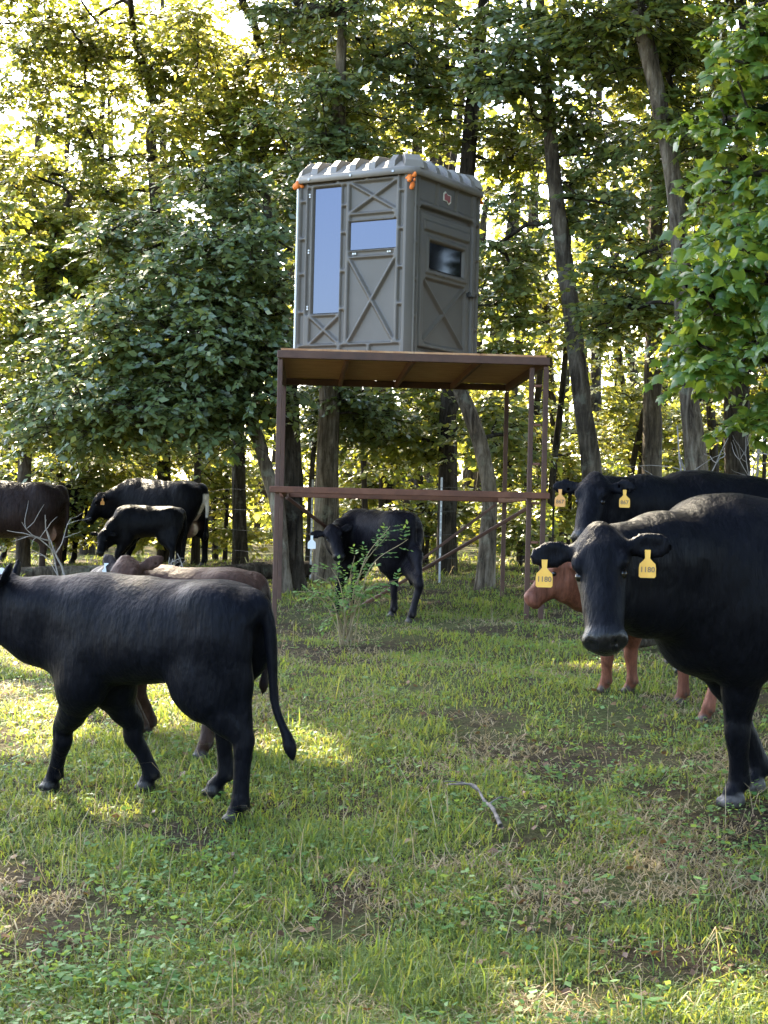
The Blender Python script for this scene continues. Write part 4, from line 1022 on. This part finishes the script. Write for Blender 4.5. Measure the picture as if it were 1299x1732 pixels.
        if txt:
            tm = text_mesh(txt, wsz * (.44 if len(txt) > 3 else .5), M['tag_ink']); n_ = link('number', tm, M['tag_ink'], o); n_.location = (0, -wsz * 1.18, .0022)
    return root

def og(px, py): return on_ground(px, py)
def herd():
    # A: the near calf on the left, walking to the left
    fa = [og(88, 1338), og(250, 1338), og(400, 1392), og(362, 1352)]
    c = at(262, 1000, 7.66)
    cattle('calf', 'sleek black calf walking left in the foreground, whole flank in view', c[:2], rad(152), 1.04, fa, at(16, 983, 7.95), at(-85, 1085, 8.0), calf=True, res=.0135, girth=1.04,
           tail=[(-.50, 0, .955), (-.585, -.01, .87), (-.61, -.02, .68), (-.63, -.02, .50), (-.69, -.03, .36), (-.72, -.03, .27)], hock_lift=(0, .05), ears=((.35, -.95, .25), (.5, -.6, .6)), tags=((0, 'white_round', '', .24, .030, .015),), legr=1.0, hoof=(.016, .015, .015),
           coat=(.0036, .0041, .0066))
    # H: the big cow on the right that faces the viewer
    fh = [og(1243, 1362), og(1278, 1338), og(1500, 1330), og(1490, 1290)]
    fh[2] = np.array([2.75, 7.75, 0]); fh[3] = np.array([2.95, 8.2, 0])
    for i in (2, 3): fh[i][2] = float(ground(fh[i][0], fh[i][1]))
    cattle('cow', 'large black cow at the right with 1180 ear tags looking at the viewer', (1.87, 7.70), rad(203), 1.30, fh, at(1014, 905, 6.95), at(1022, 1082, 6.72), res=.0145, headlen=.50,
           face_up=np.array([-.22, -.94, .30]), ears=((.95, .10, .05), (.95, .16, .10)), tags=((1, 'yellow', '1180', .27, .068, -.015), (0, 'yellow', '1180', .20, .068, -.015)), legr=1.0, hoof=(.075, .070, .068), elbow_out=.8)
    # I: the cow behind it
    fi = [np.array([x, y, float(ground(x, y))]) for x, y in ((2.02, 11.4), (2.05, 11.9), (3.05, 11.7), (3.08, 12.2))]
    cattle('cow', 'black cow standing behind the 1180 cow, wearing 867 ear tags', (2.55, 11.85), rad(190), 1.31, fi, at(1008, 812, 11.25), at(985, 905, 11.0), res=.021, headlen=.50, headw=.95,
           face_up=np.array([-.38, -.86, .36]), ears=((.95, -.02, .05), (.95, .12, .2)), tags=((1, 'orange', '867', .28, .070, -.02), (0, 'yellow', '867', .24, .070, -.02)))
    # J: the red calf
    fj = [og(1022, 1172), og(1066, 1172), og(1152, 1192), og(1194, 1222)]
    c = (np.mean(fj, axis=0))
    cattle('calf', 'red brown calf half hidden behind the 1180 cow', c[:2] + [.02, 0], rad(132), .93, fj, at(962, 945, 10.25), at(893, 1008, 10.2), calf=True, res=.016, coat=(.125, .050, .030), leg=(.13, .055, .035),
           nose=(.24, .10, .07, .3), headw=.82, hoof=(.05, .04, .035), headlen=.37, ears=((.8, -.35, -.2), (.8, -.35, -.2)), legr=1.05)
    # B: the brown backed calf behind A
    fb = [og(236, 1252), og(250, 1244), og(343, 1284), og(352, 1262)]
    c = at(290, 960, 9.15)
    def brown(V, cc):
        m = (np.clip((V[:, 2] - .80) / .12, 0, 1) * (V[:, 0] < .22))[:, None]; cc[:, :3] = cc[:, :3] * (1 - m) + np.array([.050, .028, .020]) * m; return cc
    cattle('calf', 'dark calf with brown back behind the black calf, white tag in its ear', c[:2], rad(168), .975, fb, at(214, 952, 8.95), at(202, 1030, 8.75), calf=True, res=.017, coat=(.013, .0095, .009), leg=(.035, .022, .018), headlen=.36,
           face_up=np.array([-.3, -.85, .45]), ears=((.8, -.2, .0), (.45, -.85, .1)), tags=((1, 'white', '', .24, .042, -.02),), paint=brown)
    # G: the calf under the stand
    fg = [og(566, 1040), og(592, 1032), og(664, 1044), og(695, 1054)]
    c = at(637, 900, 16.2)
    cattle('calf', 'black calf under the stand looking back over its shoulder', c[:2], rad(128), 1.02, fg, at(560, 893, 16.0), at(577, 950, 15.75), calf=True, res=.018, headlen=.37, coat=(.007, .0064, .0085),
           face_up=np.array([.10, -.95, .30]), ears=((.95, -.1, .1), (.95, 0, .1)), tags=((1, 'white', '', .34, .075, -.01),), girth=1.05)
    # E: the cow facing left at the back
    fe = [np.array([x, y, float(ground(x, y))]) for x, y in ((-4.1, 26.3), (-4.0, 26.7), (-3.05, 25.8), (-2.75, 26.3))]
    def patch(V, cc):
        m = (V[:, 0] < -.70) & (V[:, 2] > .78) & (V[:, 2] < 1.12) & (np.abs(V[:, 1] - .03) < .055); cc[m, :3] = (.62, .60, .56)
        m = (V[:, 0] < -.62) & (V[:, 2] > .38) & (V[:, 2] < .82) & (np.abs(V[:, 1]) < .05) & (V[:, 0] > -.72); cc[m, :3] = (.5, .42, .34); return cc
    cattle('cow', 'black cow facing left at the back with a white patch on its tail', (-3.42, 26.2), rad(156), 1.34, fe, at(172, 838, 26.3), at(143, 884, 26.2), res=.025, headlen=.48, tags=((0, 'orange', '', .35, .06, -.03),), paint=patch, bag=True)
    # F: the calf in front of it, head down
    ff = [np.array([x, y, float(ground(x, y))]) for x, y in ((-3.82, 24.3), (-3.8, 24.6), (-3.0, 24.1), (-2.95, 24.5))]
    cattle('calf', 'black calf with lowered head in front of the cow facing left', (-3.35, 24.4), rad(172), .98, ff, at(176, 900, 24.2), at(165, 948, 24.0), calf=True, res=.022, headlen=.36, ears=((.9, -.1, 0), (.9, -.1, 0)), girth=1.1)
    # C, D: the cows cut by the left edge
    fc = [np.array([x, y, float(ground(x, y))]) for x, y in ((-5.75, 23.9), (-5.7, 24.3), (-4.75, 23.8), (-4.6, 24.2))]
    cattle('cow', 'brownish black cow cut off by the left edge', (-5.2, 24.0), rad(170), 1.32, fc, (-6.6, 24.2, 1.75), (-6.95, 24.3, 1.45), res=.025, coat=(.015, .010, .0095), leg=(.032, .021, .017), bag=True)
    fd = [np.array([x, y, float(ground(x, y))]) for x, y in ((-6.2, 27.2), (-6.1, 27.5), (-5.05, 27.0), (-4.95, 27.4))]
    cattle('cow', 'black cow mostly hidden behind the cow at the left edge', (-5.50, 27.2), rad(172), 1.30, fd, (-6.8, 27.4, 1.75), (-7.1, 27.5, 1.45), res=.028, coat=(.008, .007, .008))
herd()

# ------------------------------------------------------------------ fence behind the stand
def fence():
    way = [(-80, 31.5), (300, 29.5), (395, 24.5), (527, 22.3), (745, 21.2), (935, 20.8), (1180, 20.8), (1420, 20.5)]
    pts = []
    for px, D in way: q = at(px, 900, D); q[2] = float(ground(q[0], q[1])); pts.append(q)
    o0 = pts[4]; root = empty('wire_fence', o0); tag(root, 'wire fence on thin metal posts along the edge of the wood', 'fence')
    for k, p in enumerate(pts):
        x, y, gz = p - o0; m = MB(); m.bar((x, y, gz - .2), (x, y, gz + 1.3), .035, .012); m.bar((x, y - .016, gz - .2), (x, y - .016, gz + 1.3), .008, .026)
        po = m.build('post', M['bark_dark' if k in (2, 5) else 'metal'], root)
        if k in (3, 4):
            for s_ in range(10): MB().box((x, y - .034, gz + .25 + s_ * .10), (.016, .012, .03)).build('stud', M['white'], po)
    for k in range(4):
        parts = []
        for A, B_ in zip(pts[:-1], pts[1:]):
            t = np.linspace(0, 1, 14)[:, None]; L_ = A + (B_ - A) * t; L_[:, 2] = ground(L_[:, 0], L_[:, 1]) + .30 + k * .29 - .02 * np.sin(t[:, 0] * np.pi); L_[:, 1] -= .045; parts.append(L_ if not parts else L_[1:])
        V, F = tube(np.vstack(parts) - o0, .0022, 4); link('wire', mesh_np('wire', V, F), M['wire'], root)
fence()

# ------------------------------------------------------------------ dead branches, logs, sticks
def branchy(g, base, d, L, r, depth, out):
    n = 6; P = [base]; dd = d.copy()
    for i in range(n):
        dd = unit(dd + g.normal(0, .17, 3)); P.append(P[-1] + dd * L / n)
    P = np.array(P); out.append(tube(P, np.linspace(r, r * .35, n + 1), 6))
    if depth > 0:
        for k in range(3):
            i = g.integers(2, n); e = unit(dd + g.normal(0, .65, 3)); branchy(g, P[i], e, L * g.uniform(.4, .65), r * .55, depth - 1, out)
def deadfall(label, base, specs, seed, name='dead_branch', mat='dead_wood'):
    g = np.random.default_rng(seed); out = []; b = np.array(base)
    for d, L, r, dep in specs: branchy(g, np.zeros(3), unit(np.array(d, float)), L, r, dep, out)
    V, F = join(out); o = link(name, mesh_np(name, V, F, True), M[mat], loc=b); tag(o, label, 'branch', 'dead wood on the pasture'); return o
b1 = at(118, 985, 20.5); b1[2] = float(ground(b1[0], b1[1]))
deadfall('bare grey dead branch rising in front of the brownish cow', b1, [((-.35, .1, 1), 1.0, .017, 2), ((-.75, 0, .8), .75, .012, 1), ((.2, .2, .7), .5, .009, 1)], 4)
b2 = at(300, 965, 20.0); b2[2] = float(ground(b2[0], b2[1]))
deadfall('bare grey twigs rising behind the brown backed calf', b2, [((.1, .1, 1), .50, .014, 2), ((.5, 0, .8), .55, .014, 1), ((-.6, .1, .6), .5, .013, 1)], 8)
b3 = at(1268, 775, 17.5)
b3[2] = float(ground(b3[0], b3[1])) 
deadfall('tangle of bare pale twigs at the right edge of the wood', b3, [((-.15, .2, 1), 2.1, .02, 2), ((.15, .1, 1), 2.3, .02, 3), ((0, .1, 1), 2.0, .02, 3)], 15)
def stick():
    g = np.random.default_rng(14); pts = [on_ground(*q) + [0, 0, z] for q, z in (((752, 1336), .035), ((782, 1348), .05), ((802, 1356), .065), ((822, 1378), .06), ((832, 1396), .07), ((846, 1418), .05))]
    o = pts[2]; P = spline(np.array(pts) + g.normal(0, .006, (6, 3)), 30); out = [tube(P, np.linspace(.004, .0095, 30) * (1 + .15 * g.normal(size=30)), 7)]
    q = P[14]; out.append(tube(spline([q, q + [-.06, .03, .03], q + [-.16, .05, .035]], 8), np.linspace(.005, .002, 8), 6)); q = P[20]; out.append(tube(spline([q, q + [.05, .02, .03], q + [.09, .05, .02]], 6), np.linspace(.004, .002, 6), 6))
    V, F = join(out); tag(link('fallen_stick', mesh_np('fallen_stick', V - o, F, True), M['stick'], loc=o), 'bare crooked stick lying in the middle of the grass', 'stick', 'dead wood on the pasture')
stick()
def log(label, a, b, r, mat, seed):
    a, b = np.array(a), np.array(b); mid = (a + b) / 2; P = spline([a, mid + [0, 0, .03], b], 14)
    V, F = tube(P, r, 12, .2, seed=seed); V2 = V.reshape(14, 12, 3); caps = []
    k = len(V); V = np.vstack([V, P[0], P[-1]]); 
    F = np.vstack([F] + [[[k, (j + 1) % 12, j, j]] for j in range(0)]) if False else F
    capv, capf = tube(np.array([P[0], P[0] + unit(P[0] - P[1]) * .004, P[0] + unit(P[0] - P[1]) * .005]), [r, r * .6, .001], 12); cap2, capg = tube(np.array([P[-1], P[-1] + unit(P[-1] - P[-2]) * .004, P[-1] + unit(P[-1] - P[-2]) * .005]), [r, r * .6, .001], 12)
    V, F = join([(V[:k], F), (capv, capf), (cap2, capg)]); tag(link('log', mesh_np('log', V - mid, F, True), M[mat], loc=mid), label, 'log', 'dead wood on the pasture')
def gp(px, py, D, dz): p = at(px, py, D); p[2] = float(ground(p[0], p[1])) + dz; return p
log('dark fallen log lying behind the left post of the stand', gp(360, 940, 21.8, .1), gp(530, 935, 22.4, .12), .11, 'bark_dark', 3)
log('grey fallen log in front of the cow facing left', gp(-40, 960, 22.4, .08), gp(250, 958, 22.8, .1), .09, 'bark', 6)
log('grey log lying behind the legs of the red calf', gp(1050, 1090, 12.6, .05), gp(1180, 1075, 12.9, .06), .05, 'bark', 9)

# ------------------------------------------------------------------ shrub in front of the calf under the stand
def shrub():
    g = np.random.default_rng(21); base = on_ground(585, 1092); root = empty('rose_shrub', base); tag(root, 'arching thin stemmed shrub with small pale leaves in front of the calf', 'shrub')
    stems, tips = [], []
    Dp = base[1]
    targets = [(660, 890, 0), (655, 905, .1), (690, 912, 0), (620, 960, .1), (520, 1010, -.1), (505, 1000, .05), (560, 960, 0), (600, 940, .1), (640, 1000, .1), (545, 1050, 0), (675, 980, -.1), (610, 1000, -.15), (530, 970, .2), (580, 1010, -.2)]
    ps, ds, ns, ss = [], [], [], []
    for px, py, dy in targets:
        e = at(px, py, Dp + dy) - base; mid = e * .5 + np.array([e[0] * -.15, 0, .12 + .1 * abs(e[0])])
        P = spline([np.array([g.normal(0, .05), g.normal(0, .05), -.03]), mid, e], 16); stems.append(tube(P, np.linspace(.0062, .002, 16), 5))
        for i in range(5, 16):
            if g.random() < .25: continue
            t = unit(P[min(i + 1, 15)] - P[i - 1]); sdir = unit(np.cross(t, g.normal(size=3))); L = g.uniform(.06, .13)
            tw = unit(sdir * .8 + t * .5 + [0, 0, .2])
            for k in range(7):
                f = (k // 2 + 1) / 4; q = P[i] + tw * L * f; w = unit(np.cross(tw, [0, 0, 1.0])) * (1 if k % 2 else -1)
                ps.append(q); ds.append(tw * .5 + w * (.8 if k < 6 else 0)); ns.append([g.normal(0, .3), g.normal(0, .3) - .3, 1]); ss.append(g.uniform(.030, .050))
            stems.append(tube(np.array([P[i], P[i] + tw * L]), np.array([.0016, .001]), 3)) if False else None
    for k in range(4):
        e = np.array([g.uniform(-.5, .25), g.normal(0, .1), g.uniform(.25, .5)]); P = spline([np.array([0, 0, -.03]), e * .5 + [0, 0, .1], e], 10); stems.append(tube(P, np.linspace(.007, .002, 10), 5))
    V, F = join(stems); link('stems', mesh_np('stems', V, F, True), M['straw'], root)
    f = link('foliage', leaves_mesh('foliage', np.array(ps), np.array(ds), np.array(ns, float), np.array(ss), wide=.33), M['weed'], root); f['kind'] = 'stuff'
shrub()

# ------------------------------------------------------------------ grass, straw, weeds, fallen leaves
def vnoise(x, y, s, seed):
    g = np.random.default_rng(seed); G = g.random((256, 256)); u = x / s + 97.3; v = y / s + 31.7
    i, j = np.floor(u).astype(int), np.floor(v).astype(int); fu, fv = u - i, v - j; fu = fu * fu * (3 - 2 * fu); fv = fv * fv * (3 - 2 * fv)
    a = lambda p, q: G[p % 256, q % 256]
    return (a(i, j) * (1 - fu) + a(i + 1, j) * fu) * (1 - fv) + (a(i, j + 1) * (1 - fu) + a(i + 1, j + 1) * fu) * fv
def scatter(n, g, d0=4.6, d1=31, p=1.0):
    u = g.random(n); D = 1 / (1 / d0 + (1 / d1 - 1 / d0) * u) if p == 1 else d0 + (d1 - d0) * u ** p
    x = g.uniform(-1, 1, n) * (.27 * D + .5)
    return x, D
def blades(x, y, h, w, lean, g, curl=.5):
    z = ground(x, y); n = len(x); az = g.uniform(0, 2 * np.pi, n)
    d = np.stack([np.cos(az), np.sin(az), np.zeros(n)], -1)
    fa = az + g.normal(0, .8, n) + np.pi / 2; s = np.stack([np.cos(fa), np.sin(fa), np.zeros(n)], -1) * (w / 2)[:, None]
    B = np.stack([x, y, z - .006], -1)
    m = B + d * (lean * h * .4)[:, None]; m[:, 2] += h * .62
    t = B + d * (lean * h * (1 + curl))[:, None]; t[:, 2] += h * np.maximum(.15, 1 - .35 * lean)
    V = np.stack([B - s, B + s, m + s * .8, m - s * .8, t], 1).reshape(-1, 3)
    i = np.arange(n)[:, None] * 5
    return V, np.concatenate([i + [0, 1, 2], i + [0, 2, 3], i + [3, 2, 4]], 0)
def pasture():
    g = np.random.default_rng(5)
    x, y = scatter(260000, g); c = vnoise(x, y, .35, 1) * .6 + vnoise(x, y, 1.3, 2) * .4; keep = g.random(len(x)) < np.clip((c - .30) * 3.6, .08, 1); x, y, c = x[keep], y[keep], c[keep]
    far = np.clip((y - 12) / 12, 0, 1); n = len(x)
    h = (.016 + .034 * c ** 1.5 + .03 * (g.random(n) ** 5)) * (1 + .55 * far) * np.exp(g.normal(0, .28, n))
    tuft = vnoise(x, y, .22, 3) > .80; h = np.where(tuft, h * 1.8, h)
    V, F = blades(x, y, h, (.0034 + .0015 * g.random(n)) * (1 + y / 14), np.abs(g.normal(.85, .6, n)), g)
    o = link('grass', mesh_np('grass', V, F), M['grass']); tag(o, 'short green pasture grass all over the ground', 'grass', kind='stuff')
    x, y = scatter(150000, g); c = vnoise(x, y, .7, 7) * .6 + vnoise(x, y, .16, 8) * .4; k = g.random(len(x)) < np.clip((c - .46) * 4.5, .06, 1); x, y = x[k], y[k]; n = len(x)
    V, F = blades(x, y, (.018 + .05 * g.random(n) ** 2), (.003 + .002 * g.random(n)) * (1 + y / 16), np.abs(g.normal(1.7, .9, n)), g, .2)
    x2, y2 = scatter(1100, g); n2 = len(x2); V2, F2 = blades(x2, y2, g.uniform(.08, .30, n2), np.full(n2, .0022) * (1 + y2 / 14), np.abs(g.normal(.7, .6, n2)), g, .1)
    V, F = join([(V, F), (V2, F2)]); o = link('dry_grass', mesh_np('dry_grass', V, F), M['straw']); tag(o, 'pale dry straw lying between the green grass', 'dry grass', kind='stuff')
    # low broad weeds
    x, y = scatter(14000, g, 4.6, 22); c = vnoise(x, y, .6, 12); k = g.random(len(x)) < np.clip((c - .3) * 2.2, .05, 1); x, y = x[k], y[k]; n = len(x); m = 4
    X = np.repeat(x, m) + g.normal(0, .018, n * m); Y = np.repeat(y, m) + g.normal(0, .018, n * m); Z = ground(X, Y) + np.repeat(g.uniform(.012, .07, n), m)
    az = g.uniform(0, 2 * np.pi, n * m); d = np.stack([np.cos(az), np.sin(az), g.normal(.15, .25, n * m)], -1); nn = g.normal(0, .35, (n * m, 3)); nn[:, 2] += 1
    s = np.repeat(g.uniform(.013, .036, n) , m) * g.uniform(.7, 1.2, n * m)
    o = link('low_weeds', leaves_mesh('low_weeds', np.stack([X, Y, Z], -1), d, nn, s, wide=.34), M['weed']); tag(o, 'small broad leaved weeds and clover among the grass', 'weeds', kind='stuff')
    # fallen leaves and dung crumbs
    x, y = scatter(2600, g, 4.6, 28); n = len(x); az = g.uniform(0, 2 * np.pi, n); d = np.stack([np.cos(az), np.sin(az), g.normal(0, .3, n)], -1); nn = g.normal(0, .5, (n, 3)); nn[:, 2] += 1
    o = link('fallen_leaves', leaves_mesh('fallen_leaves', np.stack([x, y, ground(x, y) + .015], -1), d, nn, g.uniform(.02, .06, n), wide=.32), M['litter']); tag(o, 'brown fallen leaves scattered in the grass', 'leaves', kind='stuff')
pasture()
# a few taller weeds that stand out one by one
def weed_plant(label, px, py, n, hgt, seed, size=.05):
    g = np.random.default_rng(seed); b = on_ground(px, py); root = empty('weed_plant', b); tag(root, label, 'weed', 'single weeds standing out of the grass')
    P = spline([np.array([0, 0, -.02]), np.array([g.normal(0, .02), g.normal(0, .02), hgt * .5]), np.array([g.normal(0, .05), g.normal(0, .05), hgt])], 8)
    V, F = tube(P, np.linspace(.0028, .0014, 8), 5); link('stem', mesh_np('stem', V, F, True), M['weed'], root)
    for k in range(n):
        i = 7 - k // 2 if k // 2 < 6 else 2; az = k * 2.4 + g.normal(0, .3)
        me = leaves_mesh('leaf', P[i][None], np.array([[math.cos(az), math.sin(az), .25]]), np.array([[0, 0, 1.0]]), np.array([size * g.uniform(.7, 1.2)]), wide=.3); link('leaf', me, M['weed'], root)
for i, (px, py, n, hgt, sz, lab) in enumerate(((540, 1600, 5, .10, .045, 'bright young seedling left of centre near the bottom edge'), (268, 1458, 5, .09, .05, 'bright seedling in front of the black calf'), (160, 1490, 4, .06, .04, 'small seedling below the front legs of the black calf'),
        (948, 1480, 5, .08, .04, 'yellowing seedling below the sunlit patch on the right'), (1140, 1480, 7, .12, .045, 'leafy weed below the hooves of the 1180 cow'), (905, 1560, 8, .22, .06, 'tall narrow weed in the middle of the right foreground'), (1180, 1580, 8, .18, .05, 'upright weed at the lower right'),
        (1105, 1650, 7, .12, .055, 'pale round leaved weed near the bottom right'), (1130, 1722, 6, .06, .06, 'yellow weed at the bottom edge on the right'), (90, 1690, 7, .12, .05, 'leafy weed at the lower left corner'))):
    weed_plant(lab, px, py, n, hgt, 600 + i, sz)
